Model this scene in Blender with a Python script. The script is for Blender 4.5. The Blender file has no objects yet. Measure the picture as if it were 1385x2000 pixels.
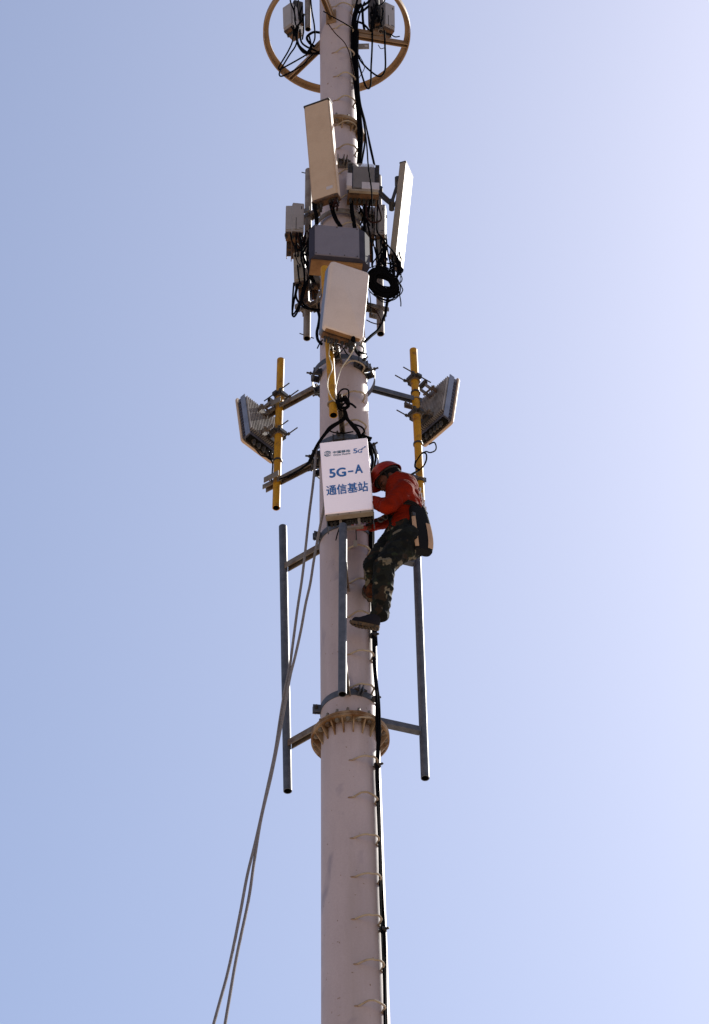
import bpy, bmesh, math, random
from mathutils import Vector, Matrix, noise
R = math.radians
random.seed(7)
C = bpy.context.scene.collection
scene = bpy.context.scene

# ------------------------------------------------------------------ camera
D = 17.4; CAMZ = 1.6; F = 6000.0; PITCH = 46.0; ROLL = -1.26
cam_d = bpy.data.cameras.new("camera"); cam = bpy.data.objects.new("camera", cam_d); C.objects.link(cam)
cam_d.sensor_fit = 'VERTICAL'; cam_d.sensor_height = 36.0; cam_d.lens = 36.0 * F / 2000.0
cam_d.clip_start = 0.1; cam_d.clip_end = 5000
CAM = Vector((0.070, -D, CAMZ))
cam.matrix_world = Matrix.Translation(CAM) @ Matrix.Rotation(R(90 + PITCH), 4, 'X') @ Matrix.Rotation(R(ROLL), 4, 'Z')
scene.camera = cam
CM = cam.matrix_world.to_3x3()

# ------------------------------------------------------------------ world and sun
SUN_EL = 45.0; SUN_AZ = 43.0          # azimuth measured from +Y (away from the camera) towards +X
world = bpy.data.worlds.new("World"); scene.world = world; world.use_nodes = True
wn = world.node_tree; wn.nodes.clear()
wo = wn.nodes.new('ShaderNodeOutputWorld'); bg = wn.nodes.new('ShaderNodeBackground')
sky = wn.nodes.new('ShaderNodeTexSky'); sky.sky_type = 'NISHITA'; sky.sun_disc = False
sky.sun_elevation = R(SUN_EL); sky.sun_rotation = R(SUN_AZ)
sky.altitude = 0; sky.air_density = 1.0; sky.dust_density = 1.6; sky.ozone_density = 1.0
hs = wn.nodes.new('ShaderNodeHueSaturation'); hs.inputs['Saturation'].default_value = 0.95
mx = wn.nodes.new('ShaderNodeMixRGB'); mx.blend_type = 'MULTIPLY'; mx.inputs[0].default_value = 1.0
mx.inputs[2].default_value = (0.99, 1.0, 1.075, 1)
wn.links.new(sky.outputs[0], hs.inputs['Color']); wn.links.new(hs.outputs[0], mx.inputs[1])
wn.links.new(mx.outputs[0], bg.inputs[0]); wn.links.new(bg.outputs[0], wo.inputs[0])
bg.inputs[1].default_value = 0.107
sd = bpy.data.lights.new("sun", 'SUN'); sun = bpy.data.objects.new("sun", sd); C.objects.link(sun)
sd.energy = 5.0; sd.angle = R(0.5); sd.color = (1.0, 0.95, 0.87)
sv = Vector((math.sin(R(SUN_AZ)) * math.cos(R(SUN_EL)), math.cos(R(SUN_AZ)) * math.cos(R(SUN_EL)), math.sin(R(SUN_EL))))
sun.rotation_euler = (-sv).to_track_quat('-Z', 'Y').to_euler()
sun.location = (0, 0, 40)
scene.view_settings.view_transform = 'Standard'; scene.view_settings.look = 'None'
scene.view_settings.exposure = 0.48; scene.view_settings.gamma = 1.0

# ------------------------------------------------------------------ helpers
def W(px, py, y=0.0):
    d = CM @ Vector(((px - 692.5) / F, (1000 - py) / F, -1.0))
    t = (y - CAM.y) / d.y
    return CAM + d * t
def axis_z(py):
    # height of the pole axis at image row py
    return W(676 + .0194 * (py - 1000), py, 0).z
def dirv(deg):            # horizontal direction, 0 = towards the camera, positive = right
    return Vector((math.sin(R(deg)), -math.cos(R(deg)), 0))

MATS = {}
def mat(name, col, rough=0.6, metal=0.0, col2=None, nscale=6.0, lo=0.45, hi=0.7, bump=0.0, bscale=40.0, stretch=None, fine=0.06, spec=0.4):
    m = bpy.data.materials.new(name); m.use_nodes = True; n = m.node_tree; b = n.nodes['Principled BSDF']
    b.inputs['Roughness'].default_value = rough; b.inputs['Metallic'].default_value = metal
    b.inputs['Specular IOR Level'].default_value = spec
    tc = n.nodes.new('ShaderNodeTexCoord'); mp = n.nodes.new('ShaderNodeMapping')
    n.links.new(tc.outputs['Object'], mp.inputs[0])
    if stretch: mp.inputs['Scale'].default_value = stretch
    nz = n.nodes.new('ShaderNodeTexNoise'); nz.inputs['Scale'].default_value = nscale; nz.inputs['Detail'].default_value = 6
    nz.inputs['Roughness'].default_value = 0.62
    n.links.new(mp.outputs[0], nz.inputs['Vector'])
    rp = n.nodes.new('ShaderNodeValToRGB'); rp.color_ramp.elements[0].position = lo; rp.color_ramp.elements[1].position = hi
    rp.color_ramp.elements[0].color = (*col, 1)
    rp.color_ramp.elements[1].color = (*(col2 or [c * 0.82 for c in col]), 1)
    n.links.new(nz.outputs['Fac'], rp.inputs[0])
    nf = n.nodes.new('ShaderNodeTexNoise'); nf.inputs['Scale'].default_value = 85; nf.inputs['Detail'].default_value = 3
    n.links.new(tc.outputs['Object'], nf.inputs['Vector'])
    mr = n.nodes.new('ShaderNodeMapRange'); mr.inputs['To Min'].default_value = 1 - fine * 2; mr.inputs['To Max'].default_value = 1 + fine * 2
    n.links.new(nf.outputs['Fac'], mr.inputs[0])
    vm = n.nodes.new('ShaderNodeVectorMath'); vm.operation = 'SCALE'
    n.links.new(rp.outputs[0], vm.inputs[0]); n.links.new(mr.outputs[0], vm.inputs['Scale'])
    n.links.new(vm.outputs[0], b.inputs['Base Color'])
    if bump:
        bp = n.nodes.new('ShaderNodeBump'); bp.inputs['Strength'].default_value = bump; bp.inputs['Distance'].default_value = 0.01
        n2 = n.nodes.new('ShaderNodeTexNoise'); n2.inputs['Scale'].default_value = bscale; n2.inputs['Detail'].default_value = 4
        n.links.new(tc.outputs['Object'], n2.inputs['Vector']); n.links.new(n2.outputs['Fac'], bp.inputs['Height'])
        n.links.new(bp.outputs[0], b.inputs['Normal'])
    MATS[name] = m
    return m
mat('pole', (.385, .305, .308), .5, col2=(.30, .235, .235), nscale=1.6, lo=.42, hi=.78, stretch=(2, 2, .5), bump=.05, bscale=8)
mat('rung', (.30, .245, .19), .6, col2=(.20, .14, .09), nscale=9, spec=.2)
mat('weld', (.24, .17, .13), .8, col2=(.17, .10, .06), nscale=30, spec=.1)
mat('flange', (.26, .18, .115), .7, col2=(.12, .055, .02), nscale=7, lo=.40, hi=.62, spec=.15)
mat('ring', (.22, .135, .075), .65, col2=(.15, .085, .04), nscale=4, spec=.25)
mat('galv', (.085, .09, .112), .55, .15, col2=(.045, .05, .066), nscale=14, lo=.35, hi=.7, bump=.08, bscale=30, spec=.3)
mat('galv_rust', (.15, .125, .105), .6, .15, col2=(.085, .045, .022), nscale=11, lo=.45, hi=.66)
mat('galv_white', (.215, .185, .17), .6, .05, col2=(.12, .085, .065), nscale=8, spec=.25)
mat('yellow', (.37, .178, .006), .55, col2=(.20, .085, .01), nscale=16, lo=.52, hi=.66, spec=.25, fine=.12)
mat('radome', (.40, .285, .20), .55, col2=(.33, .225, .15), nscale=2.5, bump=.03)
mat('radome_pale', (.50, .405, .365), .5, col2=(.43, .34, .30), nscale=2.5, bump=.03)
mat('radome_tan', (.215, .115, .052), .65, col2=(.11, .05, .02), nscale=5, spec=.2)  # tan of bottom faces, darkened so their shading sits in the colour
mat('radome_side', (.27, .215, .16), .55, col2=(.24, .185, .13), nscale=2.5)
mat('rru', (.28, .25, .25), .5, col2=(.22, .195, .185), nscale=5)
mat('rru_cream', (.27, .22, .17), .55, col2=(.18, .125, .085), nscale=6)
mat('rru_under', (.12, .055, .022), .65, col2=(.03, .016, .010), nscale=14, lo=.4, hi=.62)  # underside shading is put into this dark brown; rusty mounting plates share it
mat('alu_dark', (.085, .085, .115), .5, .2, col2=(.06, .06, .085), nscale=6)
mat('alu_fin', (.33, .30, .29), .55, .1, col2=(.19, .165, .155), nscale=9, lo=.4, hi=.65, spec=.25)
mat('greybox', (.15, .135, .165), .65, spec=.2, col2=(.135, .122, .15), nscale=9, bump=.25, bscale=220)
mat('greybox_dark', (.034, .032, .048), .7, col2=(.025, .024, .036), nscale=9, spec=.08)
mat('bluegrey', (.15, .17, .24), .5, .1, col2=(.10, .115, .17), nscale=9)
mat('sign_white', (.93, .84, .94), .5, col2=(.885, .79, .88), nscale=3.5, lo=.4, hi=.8, fine=.015, bump=.04, bscale=5)
mat('sign_blue', (.028, .125, .37), .5, fine=.02)
mat('sign_teal', (.03, .12, .22), .5, fine=.02)
mat('dark_metal', (.028, .026, .026), .55, .2, col2=(.05, .032, .02), nscale=16)
mat('black_cable', (.0035, .0035, .005), .85, fine=.1, spec=.015)
mat('brown_cable', (.022, .009, .008), .85, spec=.03)
mat('pale_cable', (.42, .36, .28), .5)
mat('rope', (.19, .165, .16), .9, col2=(.12, .095, .09), nscale=60, bump=.6, bscale=120)
mat('hollow', (.006, .005, .004), .95, spec=.05)
mat('jacket', (.165, .0095, .002), .85, col2=(.105, .006, .0015), nscale=9, lo=.4, hi=.65, bump=.3, bscale=60, spec=.06)
mat('jacket_cuff', (.26, .014, .006), .8, spec=.15)
mat('reflective', (.62, .60, .60), .35)
mat('helmet', (.18, .0095, .003), .42, col2=(.16, .008, .003), fine=.02, spec=.12)
mat('helmet_in', (.010, .004, .004), .8)
mat('skin', (.085, .030, .018), .7, col2=(.06, .022, .014), nscale=20, spec=.15)
mat('hair', (.004, .003, .003), .8, spec=.1)
mat('belt', (.010, .007, .007), .8, spec=.1)
mat('bag_black', (.006, .006, .008), .85, bump=.3, bscale=120, spec=.1)
mat('bag_tan', (.34, .21, .135), .75)
mat('shoe', (.010, .009, .015), .8, spec=.12)
mat('sole', (.085, .05, .024), .8, col2=(.02, .014, .01), nscale=28, lo=.4, hi=.6)
mat('shoe_brown', (.075, .022, .008), .85, col2=(.025, .010, .006), nscale=35, lo=.42, hi=.58, spec=.1)
mat('glove', (.26, .022, .012), .75, col2=(.17, .014, .01), nscale=20)
mat('tool', (.23, .17, .30), .35, .6)
mat('label_white', (.40, .36, .385), .5)
mat('ground', (.48, .385, .29), .95, col2=(.40, .31, .22), nscale=.3)
def pole_layers():
    n = MATS['pole'].node_tree; b = n.nodes['Principled BSDF']; src = b.inputs['Base Color'].links[0].from_socket
    tc = n.nodes.new('ShaderNodeTexCoord')
    def layer(src, col, sc, lo, hi, stretch, loc, detail=5, dist=0.0):
        mp = n.nodes.new('ShaderNodeMapping'); mp.inputs['Scale'].default_value = stretch; mp.inputs['Location'].default_value = loc; n.links.new(tc.outputs['Object'], mp.inputs[0])
        nz = n.nodes.new('ShaderNodeTexNoise'); nz.inputs['Scale'].default_value = sc; nz.inputs['Detail'].default_value = detail; nz.inputs['Distortion'].default_value = dist; n.links.new(mp.outputs[0], nz.inputs['Vector'])
        mr = n.nodes.new('ShaderNodeMapRange'); mr.inputs['From Min'].default_value = lo; mr.inputs['From Max'].default_value = hi; mr.clamp = True; n.links.new(nz.outputs['Fac'], mr.inputs[0])
        m_ = n.nodes.new('ShaderNodeMixRGB'); m_.inputs[2].default_value = (*col, 1); n.links.new(mr.outputs[0], m_.inputs[0]); n.links.new(src, m_.inputs[1]); return m_.outputs[0]
    s = layer(src, (.30, .235, .215), 5.5, .52, .85, (1, 1, .06), (3, 1, 2))              # faint vertical streaks
    s = layer(s, (.23, .19, .215), 2.6, .59, .70, (1, 1, .8), (7, 2, 5.3), 7, .6)        # scuffed dark patches
    s = layer(s, (.19, .12, .08), 26, .72, .75, (1, 1, 1), (1, 5, 9), 2)                 # small rusty chips
    n.links.new(s, b.inputs['Base Color'])
pole_layers()
def camo():
    m = bpy.data.materials.new('camo'); m.use_nodes = True; n = m.node_tree; b = n.nodes['Principled BSDF']
    b.inputs['Roughness'].default_value = .85; b.inputs['Specular IOR Level'].default_value = .15
    tc = n.nodes.new('ShaderNodeTexCoord'); prev = None
    for i, (col, sc, th) in enumerate([((.006, .007, .006), 9, 0), ((.018, .011, .007), 10, .55), ((.105, .088, .064), 8, .60), ((.010, .015, .009), 14, .61), ((.0025, .003, .003), 13, .50)]):
        if i == 0:
            rgb = n.nodes.new('ShaderNodeRGB'); rgb.outputs[0].default_value = (*col, 1); prev = rgb.outputs[0]; continue
        mp = n.nodes.new('ShaderNodeMapping'); mp.inputs['Location'].default_value = (i * 3.7, i * 1.3, i * 2.1)
        n.links.new(tc.outputs['Object'], mp.inputs[0])
        nz = n.nodes.new('ShaderNodeTexNoise'); nz.inputs['Scale'].default_value = sc; nz.inputs['Detail'].default_value = 2.5
        n.links.new(mp.outputs[0], nz.inputs['Vector'])
        rp = n.nodes.new('ShaderNodeValToRGB'); rp.color_ramp.elements[0].position = th; rp.color_ramp.elements[1].position = th + .02
        n.links.new(nz.outputs['Fac'], rp.inputs[0])
        mxn = n.nodes.new('ShaderNodeMixRGB'); mxn.inputs[2].default_value = (*col, 1)
        n.links.new(rp.outputs[0], mxn.inputs[0]); n.links.new(prev, mxn.inputs[1]); prev = mxn.outputs[0]
    n.links.new(prev, b.inputs['Base Color']); MATS['camo'] = m
camo()

XF = {}
def tag(o, label=None, cat=None, group=None, kind=None):
    if label: o['label'] = label
    if cat: o['category'] = cat
    if group: o['group'] = group
    if kind: o['kind'] = kind
    return o
def thing(name, label, cat, M=None, group=None):
    o = bpy.data.objects.new(name, None); C.objects.link(o); o.empty_display_size = .1
    M = M if M is not None else Matrix.Identity(4)
    if isinstance(M, Vector): M = Matrix.Translation(M)
    o.matrix_world = M; XF[o] = M
    return tag(o, label, cat, group)
def obj(name, bm, m, parent=None, world=True, smooth=False, origin=None):
    """link bm as one mesh object; coordinates are world ones unless world=False (then the parent's own)"""
    PM = XF.get(parent, Matrix.Identity(4))
    M = Matrix.Identity(4)
    if world and parent is not None: bm.transform(PM.inverted())
    if parent is None and origin is not None:
        M = Matrix.Translation(origin); bm.transform(M.inverted())
    me = bpy.data.meshes.new(name); bmesh.ops.recalc_face_normals(bm, faces=bm.faces); bm.to_mesh(me); bm.free()
    ms = m if isinstance(m, (list, tuple)) else [m]
    for k in ms: me.materials.append(MATS[k])
    if smooth:
        for p in me.polygons: p.use_smooth = True
        try: me.set_sharp_from_angle(angle=R(38))
        except Exception: pass
    o = bpy.data.objects.new(name, me); C.objects.link(o)
    if parent is not None: o.parent = parent; XF[o] = PM
    else: o.matrix_world = M; XF[o] = M
    return o
def box(bm, c, s, M=None, bevel=0.0, seg=2):
    r = bmesh.ops.create_cube(bm, size=1.0); vs = r['verts']
    bmesh.ops.scale(bm, vec=Vector(s), verts=vs); bmesh.ops.translate(bm, vec=Vector(c), verts=vs)
    if bevel > 0:
        es = list({e for v in vs for e in v.link_edges})
        rb = bmesh.ops.bevel(bm, geom=es, offset=bevel, segments=seg, affect='EDGES', clamp_overlap=True)
        vs = list({v for f in rb['faces'] for v in f.verts} | {v for v in vs if v.is_valid})
    if M is not None: bmesh.ops.transform(bm, matrix=M, verts=vs)
    return vs
def cr(pts, k=6):
    pts = [Vector(p) for p in pts]
    if len(pts) < 3: return pts
    P = [pts[0] * 2 - pts[1]] + pts + [pts[-1] * 2 - pts[-2]]; out = []
    for i in range(1, len(P) - 2):
        a, b, c, d = P[i - 1], P[i], P[i + 1], P[i + 2]
        for j in range(k):
            t = j / k
            out.append(.5 * ((2 * b) + (c - a) * t + (2 * a - 5 * b + 4 * c - d) * t * t + (3 * b - a - 3 * c + d) * t ** 3))
    out.append(pts[-1]); return out
def tube(bm, pts, r, n=8, k=6, smooth=True, cap=True, radii=None, closed=False):
    P = cr(pts, k) if smooth else [Vector(p) for p in pts]
    if closed: P = P[:-1] if (P[0] - P[-1]).length < 1e-5 else P
    N = len(P); rings = []; up = None
    for i in range(N):
        if closed: t = P[(i + 1) % N] - P[i - 1]
        else: t = P[min(i + 1, N - 1)] - P[max(i - 1, 0)]
        if t.length < 1e-9: t = Vector((0, 0, 1))
        t.normalize()
        if up is None:
            up = t.orthogonal().normalized()
        else:
            up = up - t * up.dot(t)
            up = up.normalized() if up.length > 1e-6 else t.orthogonal().normalized()
        s = t.cross(up)
        rr = r if radii is None else radii[min(int(i * (len(radii) - 1) / max(N - 1, 1)), len(radii) - 1)]
        rings.append([bm.verts.new(P[i] + (up * math.cos(a) + s * math.sin(a)) * rr) for a in [2 * math.pi * q / n for q in range(n)]])
    M_ = N if closed else N - 1
    for i in range(M_):
        A, B = rings[i], rings[(i + 1) % N]
        for q in range(n): bm.faces.new((A[q], A[(q + 1) % n], B[(q + 1) % n], B[q]))
    if cap and not closed: bm.faces.new(rings[0][::-1]); bm.faces.new(rings[-1])
def hollow_pipe(name, p0, p1, r, m, parent, t=.006, n=28):
    """open pipe from p0 (bottom) to p1 (top) with a wall thickness"""
    bm = bmesh.new(); ax = (p1 - p0).normalized(); u = ax.orthogonal().normalized(); v = ax.cross(u)
    def ring(p, rr): return [bm.verts.new(p + (u * math.cos(2 * math.pi * q / n) + v * math.sin(2 * math.pi * q / n)) * rr) for q in range(n)]
    L = [ring(p0, r - t), ring(p0, r)]
    K = 6
    for i in range(1, K): L.append(ring(p0.lerp(p1, i / K), r))
    L += [ring(p1, r), ring(p1, r - t)]
    L.append(ring(p1 - ax * .25, r - t)); 
    for A, B in zip(L, L[1:]):
        for q in range(n): bm.faces.new((A[q], A[(q + 1) % n], B[(q + 1) % n], B[q]))
    bm.faces.new(L[-1])
    E = ring(p0 + ax * .5, r - t)
    for q in range(n): bm.faces.new((L[0][q], L[0][(q + 1) % n], E[(q + 1) % n], E[q]))
    bm.faces.new(E)
    bm.faces.ensure_lookup_table(); nf_ = len(bm.faces)
    for i_ in range(nf_ - n - 1, nf_): bm.faces[i_].material_index = 1  # shade inside the open end is put into the inner wall's near-black colour
    return obj(name, bm, [m, 'hollow'], parent, smooth=True)
def cyl(bm, p0, p1, r, n=16, r1=None):
    p0, p1 = Vector(p0), Vector(p1); ax = (p1 - p0).normalized(); u = ax.orthogonal().normalized(); v = ax.cross(u)
    r1 = r if r1 is None else r1
    A = [bm.verts.new(p0 + (u * math.cos(2 * math.pi * q / n) + v * math.sin(2 * math.pi * q / n)) * r) for q in range(n)]
    B = [bm.verts.new(p1 + (u * math.cos(2 * math.pi * q / n) + v * math.sin(2 * math.pi * q / n)) * r1) for q in range(n)]
    for q in range(n): bm.faces.new((A[q], A[(q + 1) % n], B[(q + 1) % n], B[q]))
    bm.faces.new(A[::-1]); bm.faces.new(B)
def band(bm, c, ro, ri, h, a0=0, a1=360, n=48, tilt=None):
    """flat hoop: outer radius ro, inner ri, height h, around vertical axis through c"""
    full = abs(a1 - a0) >= 360; N = n if full else n + 1; L = []
    for i in range(N):
        d = dirv(a0 + (a1 - a0) * i / n)
        L.append([bm.verts.new(c + d * rr + Vector((0, 0, zz))) for rr, zz in ((ri, -h / 2), (ro, -h / 2), (ro, h / 2), (ri, h / 2))])
    for i in range(N if full else N - 1):
        A, B = L[i], L[(i + 1) % N]
        for q in range(4): bm.faces.new((A[q], A[(q + 1) % 4], B[(q + 1) % 4], B[q]))
    if not full: bm.faces.new(L[0][::-1]); bm.faces.new(L[-1])
def beam_frame(p0, p1, up=Vector((0, 0, 1))):
    x = (p1 - p0).normalized(); y = up.cross(x).normalized(); z = x.cross(y)
    return Matrix.Translation(p0) @ Matrix((x, y, z)).transposed().to_4x4(), (p1 - p0).length
def channel(bm, p0, p1, w=.06, h=.05, t=.007, up=Vector((0, 0, 1))):
    """C channel, open side down: web on top, two flanges"""
    M, L = beam_frame(p0, p1, up)
    box(bm, (L / 2, 0, h / 2 - t / 2), (L, w, t), M)
    box(bm, (L / 2, w / 2 - t / 2, -t / 2), (L, t, h - t), M); box(bm, (L / 2, -w / 2 + t / 2, -t / 2), (L, t, h - t), M)
def ubolt(bm, c, ax, out, r, rod=.006, leg=.06):
    """U bolt round a pipe: c centre, ax pipe axis, out = direction of the legs"""
    ax = ax.normalized(); out = (out - ax * out.dot(ax)).normalized(); s = ax.cross(out)
    pts = [c + s * r + out * leg]
    for i in range(9):
        a = math.pi * i / 8
        pts.append(c + s * r * math.cos(a) - out * r * math.sin(a))
    pts.append(c - s * r + out * leg)
    tube(bm, pts, rod, 6, smooth=False)
def pole_r(z):
    for (z0, r0), (z1, r1) in zip(RT, RT[1:]):
        if z <= z1: return r0 + (r1 - r0) * (z - z0) / (z1 - z0)
    return RT[-1][1]
def half(py, w):     # world radius of the pole for half width w px at row py
    z = axis_z(py); p = Vector((0, 0, z)) - CAM
    return w * (p.dot(CM @ Vector((0, 0, -1)))) / F
RT = [(axis_z(y), half(y, w)) for y, w in ((2000, 67.6), (1480, 58), (1000, 51.8), (720, 45.6), (260, 35.3), (100, 33.5), (-100, 31.5))]
RT = [(0.0, RT[0][1] + .12)] + RT
def frame(top, bot, ytop, ybot, yaw, d=0.0, ref='front'):
    """local frame of a boxed device: X along its width, Y into it from its face, Z up; origin = bottom middle of its face"""
    T = W(*top, ytop); B = W(*bot, ybot); Z = (T - B).normalized(); h = (T - B).length
    n = dirv(yaw); Y = -n; Y = (Y - Z * Y.dot(Z)).normalized(); X = Y.cross(Z)
    if ref == 'back': B = B - Y * d
    return Matrix.Translation(B) @ Matrix((X, Y, Z)).transposed().to_4x4(), h

# ------------------------------------------------------------------ ground (below the frame: it only bounces light up)
bm = bmesh.new(); S = 1500
vs = [bm.verts.new((x, y, 0)) for x, y in ((-S, -S), (S, -S), (S, S), (-S, S))]; bm.faces.new(vs)
tag(obj('ground', bm, 'ground'), 'dry sandy ground the tower stands on', None, kind='structure')

# ------------------------------------------------------------------ the pole
ZF = axis_z(1443); ZF2 = axis_z(266); ZTOP = axis_z(-120)
pole = thing('monopole_tower', 'tall pale round steel pole with bolted flanges and step rungs welded up its side', 'tower', Vector((0, 0, 0)))
def shaft(z0, z1):
    bm = bmesh.new(); n = 72; K = 16; L = []
    for i in range(K + 1):
        z = z0 + (z1 - z0) * i / K; r = pole_r(z)
        L.append([bm.verts.new((r * math.cos(2 * math.pi * q / n), r * math.sin(2 * math.pi * q / n), z)) for q in range(n)])
    for A, B in zip(L, L[1:]):
        for q in range(n): bm.faces.new((A[q], A[(q + 1) % n], B[(q + 1) % n], B[q]))
    bm.faces.new(L[0][::-1]); bm.faces.new(L[-1])
    return obj('shaft', bm, 'pole', pole, smooth=True)
shaft(0, ZF - .002); shaft(ZF + .002, ZF2 - .002); shaft(ZF2 + .002, ZTOP)
def flange(z, ro, ng, gh):
    r = pole_r(z); c = Vector((0, 0, z)); bm = bmesh.new(); band(bm, c + Vector((0, 0, .012)), ro, r - .01, .020, n=72); band(bm, c - Vector((0, 0, .012)), ro, r - .01, .020, n=72)
    fl = obj('flange', bm, 'flange', pole, smooth=True)
    for i in range(ng):
        a = 360 / ng * (i + .35); d = dirv(a); s = dirv(a + 90); rr = pole_r(z - .1)
        bm = bmesh.new(); g = [c + d * (rr - .01) + Vector((0, 0, -.022)), c + d * (ro - .012) + Vector((0, 0, -.022)), c + d * (ro - .012) + Vector((0, 0, -.04)), c + d * (rr + .004) + Vector((0, 0, -gh)), c + d * (rr - .01) + Vector((0, 0, -gh))]
        A = [bm.verts.new(p + s * .005) for p in g]; B = [bm.verts.new(p - s * .005) for p in g]
        bm.faces.new(A); bm.faces.new(B[::-1])
        for q in range(5): bm.faces.new((A[q], B[q], B[(q + 1) % 5], A[(q + 1) % 5]))
        obj('gusset', bm, 'flange', fl)
        a2 = a + 180 / ng; p = c + dirv(a2) * ((r + ro) / 2 + .005)
        bm = bmesh.new(); cyl(bm, p + Vector((0, 0, -.05)), p + Vector((0, 0, .075)), .011, 8)
        cyl(bm, p + Vector((0, 0, .023)), p + Vector((0, 0, .046)), .019, 6); cyl(bm, p + Vector((0, 0, -.044)), p + Vector((0, 0, -.023)), .019, 6)
        obj('bolt', bm, 'galv_rust', fl)
flange(ZF, half(1443, 77), 20, .13); flange(ZF2, half(266, 50), 12, .10)
# step rungs
rung_rows = [-22, 23, 66, 113, 160, 207, 256, 303, 352, 403, 456, 510, 565, 621, 677, 732, 790, 849, 909, 970, 1031, 1093, 1160, 1226, 1299, 1365, 1430, 1506, 1579, 1659, 1735, 1818, 1906, 1988, 2075]
for i, py in enumerate(rung_rows):
    z = axis_z(py + 17); r = pole_r(z); Z = Vector((0, 0, z)); j = random.uniform(-1.5, 1.5)
    pr = .105 + random.uniform(-.008, .008); o = dirv(26 + j) * pr; half_a = math.degrees(math.asin(min(.95, .100 / r)))
    a0, a1 = 26 + j - half_a, 26 + j + half_a
    A = dirv(a0) * (r - .01) + Z; B = dirv(a1) * (r - .01) + Z; t = (B - A).normalized()
    jit = Vector((0, 0, random.uniform(-.008, .008)))
    pts = [A, A + o * .35 + t * .02, A + o * .8 + t * .045 + jit, A + o * 1.0 + t * .075 + jit, (A + B) / 2 + o * 1.02 + jit, B + o * 1.0 - t * .05 - jit, B + o * .75 - t * .01 - jit, B + o * .35 - t * .005, B]
    bm = bmesh.new(); tube(bm, pts, .0076, 8, 4); rg = obj('rung', bm, 'rung', pole, smooth=True)
    for q_, a_q in ((A, a0), (B, a1)):
        bm = bmesh.new(); rs_ = bmesh.ops.create_icosphere(bm, subdivisions=2, radius=1.0); bmesh.ops.scale(bm, vec=(.017 + random.uniform(0, .008), .005, .009), verts=rs_['verts'])
        bmesh.ops.transform(bm, matrix=Matrix.Translation(dirv(a_q) * (r + .001) + Z + Vector((0, 0, -.004))) @ Matrix.Rotation(R(a_q), 4, 'Z'), verts=rs_['verts']); obj('weld', bm, 'weld', rg, smooth=True)
# earthing lug plate near the top
bm = bmesh.new(); z = W(708, 94, 0).z; M = Matrix.Translation((pole_r(z) + .06, -.02, z))
box(bm, (0, 0, 0), (.17, .008, .085), M); o = obj('lug_plate', bm, 'galv_white', pole)
bm = bmesh.new(); cyl(bm, (pole_r(z) + .115, -.026, z), (pole_r(z) + .115, -.0245, z), .015, 16); obj('bolt_hole', bm, 'label_white', o)
bm = bmesh.new(); z = W(697, 10, 0).z; box(bm, (pole_r(z) + .03, -.03, z), (.11, .05, .12)); obj('lug_plate', bm, 'galv_white', pole)

# ------------------------------------------------------------------ ring frame at the top
zr = axis_z(64); RR = half(64, 144); cr_ = Vector((0, 0, zr))
ring = thing('ring_frame', 'brown painted round steel frame circling the pole near its top', 'frame', cr_)
bm = bmesh.new(); band(bm, cr_, RR, RR - .010, .065, n=96); band(bm, cr_ + Vector((0, 0, .028)), RR - .011, RR - .055, .009, n=96); obj('ring', bm, 'ring', ring, smooth=True)
for a, off in ((90 + 13, .0), (-138, .0), (-17, .0)):
    d = dirv(a); p0 = cr_ + d * (pole_r(zr) - .02); p1 = cr_ + d * (RR - .012)
    bm = bmesh.new(); channel(bm, p0, p1, .045, .055, .007); sp = obj('spoke', bm, 'ring', ring)
    bm = bmesh.new(); q = cr_ + d * (pole_r(zr) + .0); channel(bm, q + Vector((0, 0, .062)), q + d * .26 + Vector((0, 0, .062)), .06, .055, .007); box(bm, (0, 0, 0), (.012, .1, .2), Matrix.Translation(q + d * .01 + Vector((0, 0, .03))) @ Matrix.Rotation(math.atan2(d.y, d.x), 4, 'Z'))
    obj('spoke_bracket', bm, 'ring', sp)

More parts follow.
